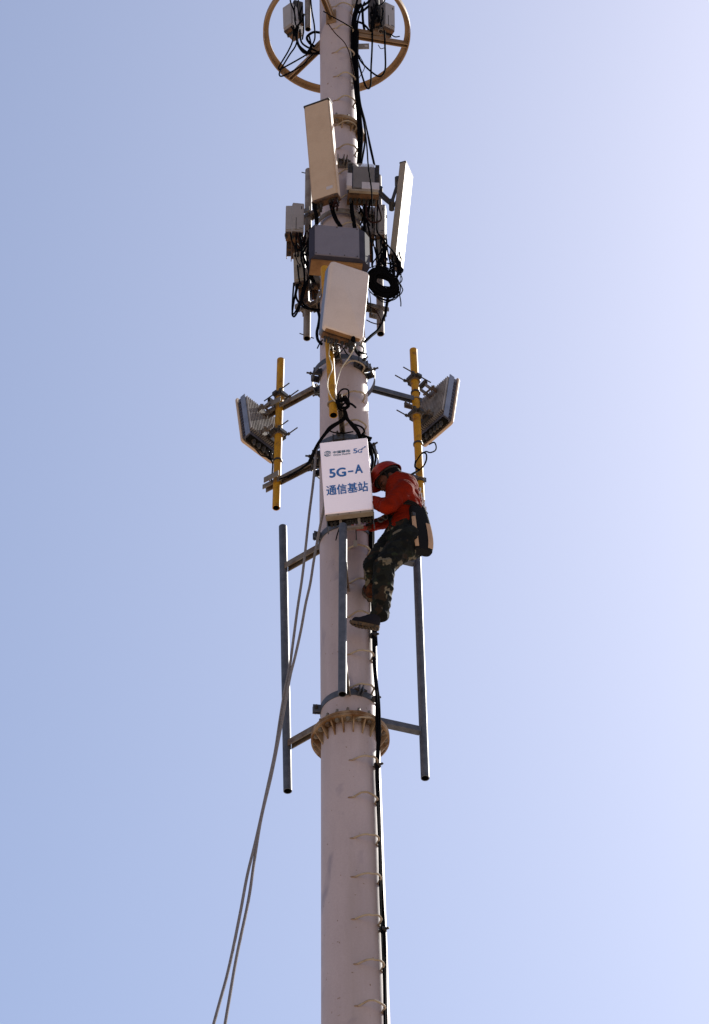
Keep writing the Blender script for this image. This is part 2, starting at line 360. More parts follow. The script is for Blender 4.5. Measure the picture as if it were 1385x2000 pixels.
# ------------------------------------------------------------------ clamps, arms and pipes
def hoop(name, label, py, w, hh=.055, tight=False, ears=(), lugs=(), m='galv'):
    z = axis_z(py); c = Vector((0, 0, z)); t = thing(name, label, 'clamp', c); ro = half(py, w); r = pole_r(z)
    bm = bmesh.new(); band(bm, c, ro, ro - .009, hh, n=72); obj('band', bm, m, t, smooth=True)
    for a in ears:
        d = dirv(a); s = dirv(a + 90); Mx = Matrix.Translation(c + d * (ro + .025)) @ Matrix.Rotation(math.atan2(d.y, d.x), 4, 'Z')
        bm = bmesh.new(); box(bm, (0, -.014, 0), (.065, .008, hh * 1.15), Mx); box(bm, (0, .014, 0), (.065, .008, hh * 1.15), Mx); e = obj('ear', bm, m, t)
        bm = bmesh.new(); cyl(bm, Mx @ Vector((.008, -.05, 0)), Mx @ Vector((.008, .05, 0)), .008, 8); cyl(bm, Mx @ Vector((.008, -.032, 0)), Mx @ Vector((.008, -.019, 0)), .015, 6); cyl(bm, Mx @ Vector((.008, .019, 0)), Mx @ Vector((.008, .032, 0)), .015, 6)
        obj('bolt', bm, 'dark_metal', e)
    for a in lugs:        # distance blocks between a loose hoop and the shaft
        d = dirv(a); Mx = Matrix.Translation(c + d * ((ro + r) / 2)) @ Matrix.Rotation(math.atan2(d.y, d.x), 4, 'Z'); L = ro - r + .004
        bm = bmesh.new()
        for s in (-1, 1): box(bm, (0, s * .045, 0), (L, .008, hh * 1.4), Mx)
        box(bm, (L / 2 - .012, 0, 0), (.008, .10, hh * 1.3), Mx)
        box(bm, (-L / 2 + .008, 0, 0), (.008, .10, hh * 1.6), Mx)
        cyl(bm, Mx @ Vector((L / 2 + .05, 0, .01)), Mx @ Vector((-L / 2, 0, .01)), .008, 8); cyl(bm, Mx @ Vector((L / 2 + .022, 0, .01)), Mx @ Vector((L / 2 + .008, 0, .01)), .016, 6)
        obj('spacer', bm, 'dark_metal', t)
    return t
hoop('clamp_hoop', 'loose galvanised hoop around the pole just under the pale square antenna', 742, 62, lugs=(-125, -75, 40, 68, 165))
hoop('clamp_hoop', 'loose galvanised hoop around the pole behind the top of the white sign box', 900, 66, lugs=(-110, -80, -10, 30, 55, 165))
hoop('clamp_band', 'tight steel band on the pole just below the white sign box', 1062, 55, .06, ears=(-68,))
hoop('clamp_band', 'tight steel band on the pole just above the big bolted flange', 1390, 58, .06, ears=(-82, 20))
hoop('clamp_band', 'rusty steel collar on the pole between the tall tan panel and the finned unit', 352, 43, .10, ears=(-5, 14), m='galv_rust')
hoop('clamp_hoop', 'steel hoop on the pole beside the lower ends of the two short white pipes', 590, 50, .06, lugs=(-115, 100), m='galv_rust')
hoop('clamp_hoop', 'steel hoop on the pole just above the dark grey box', 450, 50, .06, lugs=(-115, 100), m='galv_rust')

def pipe(name, label, top, bot, y, rpx, m, group=None, ytop=None, label_ok=True):
    p1 = W(*top, y if ytop is None else ytop); p0 = W(*bot, y); t = thing(name, label, 'pipe', p0, group)
    dd = (p0 - CAM).length; r = rpx * dd / F
    hollow_pipe('tube', p0, p1, r, m, t)
    return t, p0, p1, r
def on(p0, p1, z):      # point of a pipe at height z
    f = (z - p0.z) / (p1.z - p0.z); return p0.lerp(p1, f)
LY, RY, CY = .38, .24, -.62
YL, l0, l1, lr = pipe('yellow_pipe', 'yellow steel pipe left of the pole, with a finned antenna clamped to it', (548.5, 703), (539.5, 992), LY, 7.7, 'yellow')
YR, r0, r1, rr_ = pipe('yellow_pipe', 'yellow steel pipe right of the pole, ending beside the worker\'s back', (807.5, 684), (822, 978), RY, 7.9, 'yellow')
YC, c0, c1, cr2 = pipe('yellow_pipe', 'yellow steel pipe in front of the pole, under the pale square antenna', (634, 524), (651.5, 811), CY, 8.3, 'yellow')
def arm(name, label, z, ang, p, over=.1, r0=None, w=.055, h=.05, m='galv_rust', open_up=False, clampto=None, cat='bracket'):
    a = Vector((p.x, p.y, z)); d = Vector((a.x, a.y, 0)).normalized(); s = d * (r0 if r0 else pole_r(z)) + Vector((0, 0, z)); e = a + d * over
    t = thing(name, label, cat, s)
    bm = bmesh.new(); channel(bm, s, e, w, h, .007, Vector((0, 0, -1)) if open_up else Vector((0, 0, 1))); obj('channel', bm, m, t)
    if clampto:
        P0, P1, pr = clampto; q = on(P0, P1, z); bm = bmesh.new()
        side = Vector((0, 0, 1)).cross(d)
        for dz in (-.0,):
            ubolt(bm, q + Vector((0, 0, dz)), P1 - P0, side, pr + .006, .006, .085)
        box(bm, (0, 0, 0), (.15, .008, .06), Matrix.Translation(q + side * (pr + .05)) @ Matrix.Rotation(math.atan2(d.y, d.x), 4, 'Z'))
        obj('u_bolt', bm, 'galv_rust', t)
    return t
def zat(px, py, y): return W(px, py, y).z
HO = half(742, 62)
zl1 = zat(545, 797, LY); arm('bracket_arm', 'upper steel arm from the pole to the left yellow pipe', zl1, 0, on(l0, l1, zl1), .13, HO - .01, clampto=(l0, l1, lr))
zl2 = zat(541, 942, LY); arm('bracket_arm', 'lower steel arm from the pole to the left yellow pipe', zl2, 0, on(l0, l1, zl2), .13, HO - .01, clampto=(l0, l1, lr))
zr1 = zat(812, 782, RY); arm('bracket_arm', 'upper steel arm from the pole to the right yellow pipe', zr1, 0, on(r0, r1, zr1) , .05, HO - .01, w=.045, clampto=(r0, r1, rr_), m='galv')
zr2 = zat(820, 938, RY); arm('bracket_arm', 'lower steel arm behind the worker, to the right yellow pipe', zr2, 0, on(r0, r1, zr2), .05, HO - .01, w=.045, clampto=(r0, r1, rr_), m='galv')
zc1 = axis_z(892); arm('bracket_arm', 'steel arm reaching forward from the pole above the white sign box', zc1, 0, Vector((-.03, -.6, 0)), .08, pole_r(zc1), w=.045, m='galv_rust')
bm = bmesh.new(); q = on(c0, c1, zat(650, 790, CY)); ubolt(bm, q, c1 - c0, Vector((1, .4, 0)), cr2 + .006, .008, .07); obj('u_bolt', bm, 'galv_rust', YC)
zc2 = axis_z(742); arm('bracket_arm', 'steel arm reaching forward from the pole to the front yellow pipe', zc2, 0, Vector((-.10, -.6, 0)), .08, pole_r(zc2), w=.06, m='galv_rust', clampto=(c0, c1, cr2))

# lower frame: three grey pipes welded on arms
def welded(label, top, bot, y, rpx, arms, group='long galvanised pipes around the lower pole'):
    t, p0, p1, r = pipe('galvanised_pipe', label, top, bot, y, rpx, 'galv', group)
    for (px, py, m, hh) in arms:
        z = zat(px, py, y); q = on(p0, p1, z); d = Vector((q.x, q.y, 0)).normalized(); s = d * (pole_r(z) + .0) + Vector((0, 0, z))
        bm = bmesh.new(); channel(bm, s, q - d * (r - .004), .055, hh, .007, Vector((0, 0, -1)) if m == 'galv' else Vector((0, 0, 1))); obj('arm', bm, m, t)
    return t
welded('long grey galvanised pipe left of the pole, below the left yellow pipe', (552.5, 1029), (562, 1545), .39, 8.6, [(555, 1111, 'galv_rust', .06), (560, 1457, 'galv_rust', .06)])
welded('long grey galvanised pipe right of the pole, starting below the tool bag', (813, 1050), (830.5, 1520), .20, 8.6, [(815, 1100, 'galv', .05), (826, 1429, 'galv', .05)])
FP = welded('long grey galvanised pipe in front of the pole, under the white sign box', (670, 1026), (668.7, 1356), -.60, 8.5, [(669, 1085, 'galv_rust', .05), (669, 1288, 'galv_rust', .06)])

# upper group: short white pipes
WL, wl0, wl1, wlr = pipe('white_pipe', 'pale steel pipe behind the left radio units, open end low on the left', (603, 333), (599.5, 661), .20, 7.2, 'galv_white')
WR, wr0, wr1, wrr = pipe('white_pipe', 'pale steel pipe under the black cable coil, right of the square antenna', (738, 345), (743.5, 652), .12, 7.4, 'galv_white')
for (P0, P1, r_, nm, rows) in ((wl0, wl1, wlr, 'left', ((600, 604), (604, 425))), (wr0, wr1, wrr, 'right', ((742, 606), (738, 425)))):
    for k, (px, py) in enumerate(rows):
        z = zat(px, py, P0.y)
        arm('bracket_arm', ('lower' if k == 0 else 'upper') + ' short tan arm from the pole to the pale pipe on the ' + nm, z, 0, on(P0, P1, z), .07, pole_r(z), w=.07, h=.05, m='galv_rust', clampto=(P0, P1, r_))
# pin through the left pipe's end
bm = bmesh.new(); q = on(wl0, wl1, wl0.z + .035); cyl(bm, q + Vector((-.065, -.02, .012)), q + Vector((.06, .02, -.012)), .005, 6); obj('pin', bm, 'dark_metal', WL)
bm = bmesh.new(); q = on(wl0, wl1, wl1.z - .05); cyl(bm, q + Vector((-.065, -.02, .0)), q + Vector((.06, .02, 0)), .005, 6); obj('pin', bm, 'dark_metal', WL)

# ------------------------------------------------------------------ boxed devices
def lbm(): return bmesh.new()
def part(name, bm, m, t, smooth=False): return obj(name, bm, m, t, world=False, smooth=smooth)
def connectors(t, xs, y, r=.014, L=.06, m='dark_metal'):
    for x in xs:
        b = lbm(); cyl(b, (x, y, .005), (x, y, -L * .45), r * 1.25, 10); cyl(b, (x, y, -L * .45), (x, y, -L), r * .8, 10); part('connector', b, m, t, True)
def pipe_clamps(t, w, h, d, zs, reach=.09, m='dark_metal', wid=.09):
    """clamp sets behind a device at heights zs"""
    for z in zs:
        b = lbm(); box(b, (0, d + reach * .3, z), (wid, reach * .6, .012)); box(b, (0, d + .004, z), (wid * 1.1, .008, .09))
        for s in (-1, 1):
            box(b, (s * wid * .42, d + reach * .45, z), (.01, reach * .9, .055)); cyl(b, (s * wid * .6, d + .01, z + .02), (s * wid * .6, d + reach * 2.3, z + .02), .006, 8)
            cyl(b, (s * wid * .6, d + reach * 2.05, z + .02), (s * wid * .6, d + reach * 1.9, z + .02), .013, 6)
        for yy in (reach * .95, reach * 1.85): box(b, (0, d + yy, z + .02), (wid * 1.4, .022, .05), bevel=.006)
        part('pipe_clamp', b, m, t)

# tall tan panel antenna, upper left
M, h = frame((617.5, 200), (634, 386), -.66, -.48, -22); w_, d_ = .25, .085
t = thing('panel_antenna', 'tall tan panel antenna on the upper left front of the pole', 'antenna', M)
b = lbm(); box(b, (0, d_ / 2, h / 2), (w_, d_, h), bevel=.014, seg=3); part('radome', b, 'radome', t, True)
b = lbm(); box(b, (0, d_ / 2, h + .001), (w_ + .006, d_ + .006, .022), bevel=.006); part('top_cap', b, 'dark_metal', t)
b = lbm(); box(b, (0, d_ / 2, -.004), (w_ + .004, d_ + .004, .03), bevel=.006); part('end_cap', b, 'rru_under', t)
connectors(t, [-.09, -.055, .04, .07, .095], .04, .016, .07); connectors(t, [-.075, .055, .09], .08, .016, .07)
pipe_clamps(t, w_, h, d_, (h * .35, h * .62), .07)
b = lbm(); box(b, (.055, -.001, .10), (.06, .002, .035)); part('rating_label', b, 'label_white', t)

# bright narrow panel antenna, right
M, h = frame((800, 331), (780.5, 511), .10, .02, 70); w_, d_ = .20, .062
t = thing('panel_antenna', 'tall narrow white panel antenna on the right, its face lit by the sun', 'antenna', M)
b = lbm(); box(b, (0, d_ / 2, h / 2), (w_, d_, h), bevel=.008, seg=2); part('radome', b, 'radome_side', t, True)
b = lbm(); box(b, (0, d_ / 2, h + .001), (w_ + .005, d_ + .005, .016), bevel=.004); part('top_cap', b, 'dark_metal', t)
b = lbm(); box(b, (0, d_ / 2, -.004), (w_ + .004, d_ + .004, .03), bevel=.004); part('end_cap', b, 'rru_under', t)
connectors(t, [-.08, -.04, 0, .04, .08], d_ / 2, .014, .08)
XA = t
def strut(name, pts, r, m, parent, n=8):
    b = bmesh.new(); tube(b, pts, r, n, smooth=False); return obj(name, b, m, parent)
a_, b_, c_ = W(742, 374, .0), W(765, 396, .0), W(779, 352, .05)
strut('tilt_bracket', [a_, b_], .016, 'dark_metal', t); strut('tilt_bracket', [b_, c_], .016, 'dark_metal', t)
strut('tilt_bracket', [a_ + Vector((0, .05, 0)), b_ + Vector((.01, .05, .01))], .013, 'galv', t); strut('tilt_bracket', [b_ + Vector((.015, .05, 0)), c_ + Vector((.03, .03, -.12))], .012, 'galv', t)
b = bmesh.new(); cyl(b, b_ + Vector((0, -.03, 0)), b_ + Vector((0, .08, 0)), .026, 12); obj('pivot', b, 'dark_metal', t, smooth=True)
b = bmesh.new(); cyl(b, a_ + Vector((0, -.03, .02)), a_ + Vector((0, .06, .02)), .028, 12); obj('pivot', b, 'dark_metal', t, smooth=True)
b = bmesh.new(); cyl(b, c_ + Vector((-.01, -.03, 0)), c_ + Vector((-.01, .06, 0)), .028, 12); obj('pivot', b, 'dark_metal', t, smooth=True)

# finned radio unit, upper right of the pole
M, h = frame((711, 319), (710.5, 370.5), -.34, -.34, 5); w_, d_ = .285, .17
t = thing('radio_unit', 'dark finned radio unit with a pale label plate, right of the tall tan panel', 'radio unit', M)
b = lbm(); box(b, (0, d_ * .6, h / 2), (w_ - .002, d_ * .8, h), bevel=.006); part('housing', b, 'alu_dark', t)
b = lbm(); nf = 26
for i in range(nf):
    x = -w_ / 2 + .05 + (w_ - .10) * i / (nf - 1); box(b, (x, d_ * .1, h / 2 + .01), (.0035, d_ * .22, h - .03))
part('heat_sink', b, 'rru', t)
b = lbm()
for s in (-1, 1):
    for i in range(13): box(b, (s * (w_ / 2 - .02), .012, h * .3 + h * .66 * i / 12), (.036, .02, .012))
part('side_louvre', b, 'dark_metal', t)
b = lbm(); box(b, (.06, -.004, h * .14), (w_ * .56, .012, h * .26), bevel=.003); part('label_plate', b, 'label_white', t)
b = lbm(); box(b, (-w_ / 2 + .01, -.012, h * .24), (.05, .05, h * .5), bevel=.004); part('side_box', b, 'label_white', t)
b = lbm(); box(b, (.0, .012, -.012), (w_ - .02, .03, .03), bevel=.004); part('connector_tray', b, 'rru_cream', t)
b = lbm(); box(b, (.0, d_ * .60, -.004), (w_ - .004, d_ * .78, .03)); part('bottom_plate', b, 'rru_under', t)
connectors(t, [-.11, -.07, -.03, .01, .05, .1], .10, .014, .07)
for x in (-.03, .075):
    b = lbm(); box(b, (x, .10, h + .012), (.05, .04, .03), bevel=.006); part('lifting_lug', b, 'galv', t)

def rru(label, top, bot, y, yaw, w_, d_, m='rru', slots=True, under='rru_under', name='radio_unit', clamps=True, conn=4, ytop=None):
    M, h = frame(top, bot, y if ytop is None else ytop, y, yaw); t = thing(name, label, 'radio unit', M)
    b = lbm(); box(b, (0, d_ / 2, h / 2), (w_, d_, h), bevel=.006); part('housing', b, m, t)
    b = lbm(); box(b, (0, -.003, h * .52), (w_ * .94, .010, h * .93), bevel=.003); cv = part('cover', b, m, t)
    if slots:
        b = lbm(); box(b, (w_ * .27, -.0095, h * .82), (w_ * .06, .003, h * .09)); part('status_window', b, 'hollow', cv)
        b = lbm(); box(b, (-w_ * .17, -.0095, h * .25), (.004, .003, h * .42)); part('groove', b, 'hollow', cv)
        b = lbm()
        for k in range(5): box(b, (w_ * .12 + k * w_ * .06, -.0095, h * .10), (w_ * .035, .003, h * .022))
        part('nameplate', b, 'dark_metal', cv)
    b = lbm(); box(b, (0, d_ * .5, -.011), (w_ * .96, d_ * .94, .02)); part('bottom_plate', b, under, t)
    connectors(t, [(-.38 + .76 * i / max(1, conn - 1)) * w_ for i in range(conn)], d_ * .35, .012, .055)
    if clamps:
        b = lbm(); box(b, (w_ * .05, d_ + .035, h * .0), (w_ * .8, .008, h * 1.0)); box(b, (w_ * .05 - w_ * .4, d_ + .055, h * .0), (.006, .045, h * .95)); box(b, (w_ * .05 + w_ * .4, d_ + .055, h * .0), (.006, .045, h * .95))
        mp_ = part('mounting_plate', b, 'rru_under', t)
        for zz in (-.38, -.2):
            b = lbm(); cyl(b, (w_ * .05, d_ + .026, h * zz), (w_ * .05, d_ + .0305, h * zz), .014, 10); part('bolt', b, 'dark_metal', mp_)
    b = lbm()
    for i in range(9): box(b, (-w_ * .4 + w_ * .8 * i / 8, d_ + .012, h / 2), (.004, .03, h * .92))
    part('heat_sink', b, 'alu_fin', t)
    return t, h
rru('slim grey radio unit at the far left edge of the upper cluster', (565, 402), (564, 452), .06, 0, .062, .10, slots=False, conn=2)
rru('grey radio unit with dark slot, left of the pole under the tall tan panel', (583, 397), (582, 452), .0, 8, .108, .12)
rru('pale radio unit on the right behind the hanging cables', (742.5, 400), (742, 458), .05, -5, .095, .13)
rru('grey radio unit close right of the pole, above the black cable coil', (723, 404), (722, 457), .12, 8, .10, .13, slots=False)
rru('small cream radio unit low on the left, black cables plugged in its bottom', (583.5, 492), (585.5, 549), -.02, -14, .105, .06, 'rru_cream', slots=False, conn=3)
rru('small cream box between the left pale pipe and the square antenna', (616, 520), (618, 553), .1, 10, .075, .06, 'rru_cream', slots=False, conn=2)
# top ring devices
rru('grey radio unit inside the top ring, left of the pole', (561, 10), (562.5, 54), .20, -38, .115, .16, slots=False, clamps=False)
rru('grey radio unit inside the top ring, right of the pole', (761, 8), (761.5, 54), .12, 30, .115, .17, clamps=False)
rru('dark radio unit inside the top ring, beside the left pale pipe', (583, 2), (584, 42), .25, 20, .10, .12, 'dark_metal', slots=False, clamps=False)
rru('dark radio unit inside the top ring, between the cables and the right pipe', (729, -5), (730, 45), .10, -20, .12, .12, 'dark_metal', slots=False, clamps=False)
pipe('white_pipe', 'pale steel pipe ending inside the top ring, left of the pole', (601, -60), (601.5, 57), .12, 5.8, 'galv_white')
pipe('white_pipe', 'pale steel pipe inside the top ring, right of the pole', (744, -60), (744, 62), .15, 5.6, 'galv_white')

# dark grey cabinet
M, h = frame((658, 443), (658.5, 502), -.50, -.50, 8); w_, d_ = .40, .22; ch = .055
t = thing('equipment_box', 'wide dark grey metal box in front of the pole, above the square antenna', 'equipment box', M)
b = lbm(); pr = [(-w_ / 2, 0), (w_ / 2, 0), (w_ / 2 + .05, ch * .5), (w_ / 2 + .098, ch * 1.6), (w_ / 2 + .066, d_ - .03), (w_ / 2 + .05, d_), (-w_ / 2 - .02, d_), (-w_ / 2 - .035, ch)]
A = [b.verts.new((x, y, 0)) for x, y in pr]; B = [b.verts.new((x, y, h)) for x, y in pr]
b.faces.new(A[::-1]); b.faces.new(B)
for q in range(len(pr)): b.faces.new((A[q], A[(q + 1) % len(pr)], B[(q + 1) % len(pr)], B[q]))
part('housing', b, 'greybox_dark', t)
b = lbm(); box(b, (0, -.003, h / 2), (w_ - .008, .012, h - .006), bevel=.004); fp = part('front_panel', b, 'greybox', t)
for (x, z) in ((-.46, .05), (-.16, .05), (.16, .05), (.44, .05), (-.46, .95), (.0, .95), (.44, .95)):
    b = lbm(); cyl(b, (x * w_, -.013, z * h), (x * w_, -.008, z * h), .006, 8); part('screw', b, 'dark_metal', fp)
b = lbm(); box(b, (0.005, d_ * .5 + .02, -.008), (w_ + .05, d_ - .05, .018), bevel=.003); part('bottom_plate', b, 'radome_tan', t)
b = lbm()
for i in range(5): box(b, (-.16 + i * .08, .1, h + .010), (.035, .03, .018), bevel=.003)
part('vent_lid', b, 'greybox_dark', t)
connectors(t, [.06, .10, .14, .18], .11, .014, .06); connectors(t, [.12, .17], .16, .012, .06)
pipe_clamps(t, w_, h, d_, (h * .5,), .04)

# pale square antenna in the middle
M, h = frame((684.5, 520), (671.5, 650), -.95, -.86, 23); w_, d_ = .352, .11
t = thing('panel_antenna', 'broad pale square antenna with rounded corners, in front of the pole above the sign', 'antenna', M)
def rounded_slab(w_, h, y0, y1, rc, inset=.012):
    b = lbm(); pts = []
    for (cx, cz, a0) in ((w_ / 2 - rc, h - rc, 0), (-w_ / 2 + rc, h - rc, 90), (-w_ / 2 + rc, rc, 180), (w_ / 2 - rc, rc, 270)):
        for i in range(7): a = R(a0 + 15 * i); pts.append((cx + rc * math.cos(a), cz + rc * math.sin(a)))
    def ring(y, s): return [b.verts.new((x * (1 - s / (w_ / 2)), y, h / 2 + (z - h / 2) * (1 - s / (h / 2)))) for x, z in pts]
    L = [ring(y0, inset), ring(y0 + .004, inset * .4), ring(y0 + inset, 0), ring(y1, 0)]
    for P, Q in zip(L, L[1:]):
        for q in range(len(pts)): b.faces.new((P[q], P[(q + 1) % len(pts)], Q[(q + 1) % len(pts)], Q[q]))
    b.faces.new(L[0]); b.faces.new(L[-1][::-1]); return b
part('radome', rounded_slab(w_, h, 0, .05, .035), 'radome_pale', t, True)
b = lbm(); box(b, (0, .095, h * .5), (w_ * .985, .09, h * .965), bevel=.006); hs_ = part('housing', b, 'bluegrey', t)
b = lbm()
for i in range(20): box(b, (-w_ * .45 + w_ * .9 * i / 19, .150, h * .52), (.004, .04, h * .86))
part('heat_sink', b, 'alu_dark', hs_)
b = lbm(); box(b, (0, .03, .001), (w_ * .86, .040, .012), bevel=.004); part('bottom_trim', b, 'radome_tan', t)
b = lbm(); box(b, (-.02, .085, -.012), (w_ * .8, .05, .04), bevel=.004); part('connector_tray', b, 'rru_under', t)
connectors(t, [-.13, -.10, -.07, -.03, .02, .06], .08, .013, .085); connectors(t, [.10], .07, .028, .11)
pipe_clamps(t, w_, h, .172, (h * .2, h * .8), .06, wid=.10)

# side finned antennas
def aau(label, top, bot, ytop, ybot, yaw, w_=.375, d_=.112):
    M, h = frame(top, bot, ytop, ybot, yaw, d_, 'back'); t = thing('antenna_unit', label, 'antenna', M)
    part('radome', rounded_slab(w_ + .010, h + .05, 0, .028, .025), 'radome', t, True)
    b = lbm(); box(b, (0, .064, h * .53), (w_ - .006, .066, h * .97), bevel=.004); hb = part('housing', b, 'alu_dark', t)
    for s in (-1, 1):
        b = lbm()
        for i in range(11): box(b, (s * (w_ / 2 - .0005), .050, h * (.08 + .9 * i / 11)), (.006, .02, h * .05))
        part('side_louvre', b, 'greybox_dark', hb)
    b = lbm(); nf = 17
    for i in range(nf): box(b, (-w_ * .46 + w_ * .92 * i / (nf - 1), d_ - .004, h * .57), (.0065, .05, h * .80))
    part('heat_sink', b, 'alu_fin', t)
    for s in (-1, 1):
        b = lbm(); box(b, (s * (w_ / 2 - .003), d_ - .022, h * .54), (.006, .05, h * .98)); part('side_plate', b, 'bluegrey', t)
    b = lbm(); box(b, (0, .078, h * .018), (w_ * .9, .06, .03)); part('connector_tray', b, 'hollow', t)
    connectors(t, [-.13, -.09, -.05, 0, .06, .12], .09, .014, .06)
    for z in (.25, .82):
        b = lbm(); box(b, (0, d_ + .012, h * z), (.11, .02, .07), bevel=.004)
        for s in (-1, 1): box(b, (s * .045, d_ + .045, h * z), (.010, .07, .05), bevel=.003); box(b, (s * .035, d_ + .10, h * z - .012), (.010, .08, .04), bevel=.003)
        cyl(b, (-.07, d_ + .07, h * z), (.07, d_ + .07, h * z), .010, 8)
        part('mount_bracket', b, 'galv_rust', t)
    return t, M, h
AL, ML, hL = aau('finned antenna on the left yellow pipe, its ribbed back turned to the camera', (507, 794), (518, 871), .44, .40, -132)
AR, MR, hR = aau('finned antenna on the right yellow pipe, its ribbed back turned to the camera', (852, 757), (839, 838), .35, .31, 130)
# clamps on yellow pipes
def pclamp(label, P0, P1, pr, px, py, out, parent=None):
    z = zat(px, py, P0.y); q = on(P0, P1, z); ax = (P1 - P0).normalized(); t = thing('pipe_clamp', label, 'clamp', q)
    b = bmesh.new(); band(b, q, pr + .014, pr + .001, .045, n=24); obj('collar', b, 'galv_rust', t, smooth=True)
    s = Vector((0, 0, 1)).cross(out).normalized()
    b = bmesh.new(); Mx = Matrix.Translation(q) @ Matrix.Rotation(math.atan2(out.y, out.x), 4, 'Z')
    for sg in (-1, 1):
        box(b, (0, sg * (pr + .02), 0), (.05, .04, .04), Mx, bevel=.004)
        cyl(b, Mx @ Vector((-.17, sg * (pr + .024), 0)), Mx @ Vector((.13, sg * (pr + .024), 0)), .006, 8)
        cyl(b, Mx @ Vector((-.075, sg * (pr + .024), 0)), Mx @ Vector((-.055, sg * (pr + .024), 0)), .014, 6)
    box(b, (.09, 0, 0), (.03, pr * 2.9, .05), Mx, bevel=.005); box(b, (-.05, 0, 0), (.022, pr * 2.9, .045), Mx, bevel=.005)
    obj('bolt_set', b, 'dark_metal', t)
oL = dirv(-132); oR = dirv(128)
pclamp('upper clamp holding the left finned antenna to its yellow pipe', l0, l1, lr, 545, 775, oL)
pclamp('lower clamp holding the left finned antenna to its yellow pipe', l0, l1, lr, 543, 848, oL)
pclamp('upper clamp holding the right finned antenna to its yellow pipe', r0, r1, rr_, 810, 742, oR)
pclamp('lower clamp holding the right finned antenna to its yellow pipe', r0, r1, rr_, 814, 810, oR)

# ------------------------------------------------------------------ white sign box
M, h = frame((670.8, 859.5), (682, 999), -.66, -.60, -5); w_, d_ = .385, .13
SB = thing('sign_box', 'white box with blue lettering, fixed to the front of the pole beside the worker', 'sign box', M)
b = lbm(); box(b, (0, .020, h / 2), (w_, .04, h), bevel=.006, seg=3); part('front_cover', b, 'sign_white', SB, True)
b = lbm(); box(b, (0, .085, h * .5), (w_ * .97, .088, h * .97), bevel=.005); part('housing', b, 'rru_cream', SB)
b = lbm(); box(b, (0, .030, -.014), (w_ * .985, .054, .026), bevel=.003); tr = part('bottom_trim', b, 'rru_cream', SB)
for x in (-.47, -.23, 0, .23, .47):
    b = lbm(); cyl(b, (x * w_, .001, -.014), (x * w_, .006, -.014), .005, 8); part('screw', b, 'dark_metal', tr)
b = lbm(); box(b, (0, .095, -.012), (w_ * .93, .06, .02)); part('connector_tray', b, 'hollow', SB)
for sx in (-1, 1):
    b = lbm(); box(b, (sx * w_ * .475, .10, -.05), (.008, .07, .09)); part('side_plate', b, 'galv', SB)
connectors(SB, [-.15, -.12, -.02, 0, .02, .045, .10, .13, .16], .09, .014, .055)
for sx in (-.20, .18):
    b = lbm(); box(b, (sx * w_, .075, -.055), (.022, .03, .10), bevel=.003); part('hanger', b, 'galv_white', SB)
b = lbm(); box(b, (-.0, .078, -.105), (.20, .028, .028), bevel=.003); part('hanger', b, 'galv_white', SB)
b = lbm()
for i in range(18): box(b, (-w_ * .45 + w_ * .9 * i / 17, .145, h * .5), (.004, .035, h * .9))
part('heat_sink', b, 'alu_fin', SB)
# lettering
def text_mesh(s, bold=0.0):
    cu = bpy.data.curves.new('t', 'FONT'); cu.body = s; cu.size = 1; cu.offset = bold; cu.extrude = 0; cu.resolution_u = 4
    o = bpy.data.objects.new('t', cu); C.objects.link(o); bpy.context.view_layer.update()
    dg = bpy.context.evaluated_depsgraph_get(); me = bpy.data.meshes.new_from_object(o.evaluated_get(dg))
    bm = bmesh.new(); bm.from_mesh(me); bpy.data.objects.remove(o); bpy.data.curves.remove(cu); bpy.data.meshes.remove(me); return bm
def put_text(s, u0, u1, v0, v1, m, bold=0.0, name='lettering', dy=0.0):
    bm = text_mesh(s, 0.0); bb = bold * .8
    if bb > 0:          # heavier strokes: shifted copies, each a hair behind the last
        src = list(bm.verts) + list(bm.edges) + list(bm.faces)
        for k_, (ox, oz) in enumerate(((-bb, 0), (bb, 0), (0, bb * .8), (0, -bb * .8))):
            r_ = bmesh.ops.duplicate(bm, geom=src); bmesh.ops.translate(bm, vec=(ox, oz, -.0003 * (k_ + 1)), verts=[g for g in r_['geom'] if isinstance(g, bmesh.types.BMVert)])
    xs = [v.co.x for v in bm.verts]; ys = [v.co.y for v in bm.verts]; x0, x1, y0, y1 = min(xs), max(xs), min(ys), max(ys)
    for v in bm.verts:
        fx = (v.co.x - x0) / (x1 - x0); fy = (v.co.y - y0) / (y1 - y0)
        v.co = Vector(((u0 + (u1 - u0) * fx - .5) * w_, -.0028 - dy - v.co.z, (1 - (v1 + (v0 - v1) * fy)) * h))
    ex = bmesh.ops.extrude_face_region(bm, geom=list(bm.faces)); bmesh.ops.translate(bm, vec=(0, .0012, 0), verts=[g for g in ex['geom'] if isinstance(g, bmesh.types.BMVert)])
    return part(name, bm, m, SB)
put_text('5G', .150, .503, .385, .512, 'sign_blue', .042)
put_text('A', .686, .850, .368, .492, 'sign_blue', .042)
put_text('-', .543, .655, .443, .463, 'sign_blue', .0)
put_text('通信基站', .065, .93, .612, .752, 'sign_blue', .027)
put_text('中国移动', .262, .622, .143, .180, 'sign_teal', .012)
put_text('China Mobile', .268, .622, .190, .210, 'sign_teal', .006)
put_text('5', .685, .775, .140, .206, 'sign_blue', .012); put_text('G', .782, .868, .158, .208, 'sign_blue', .012)
b = lbm(); yy = -.002
def stroke(pts, r): tube(b, [((u - .5) * w_, yy, (1 - v) * h) for u, v in pts], r, 6, 4)
stroke([(.86, .158), (.885, .146), (.905, .146), (.945, .128)], .0028); stroke([(.925, .127), (.948, .127), (.942, .139)], .0025); stroke([(.87, .172), (.89, .158)], .002)
part('lettering', b, 'sign_blue', SB)
b = lbm(); cx, cz = (.148 - .5) * w_, (1 - .170) * h; rl = .0272
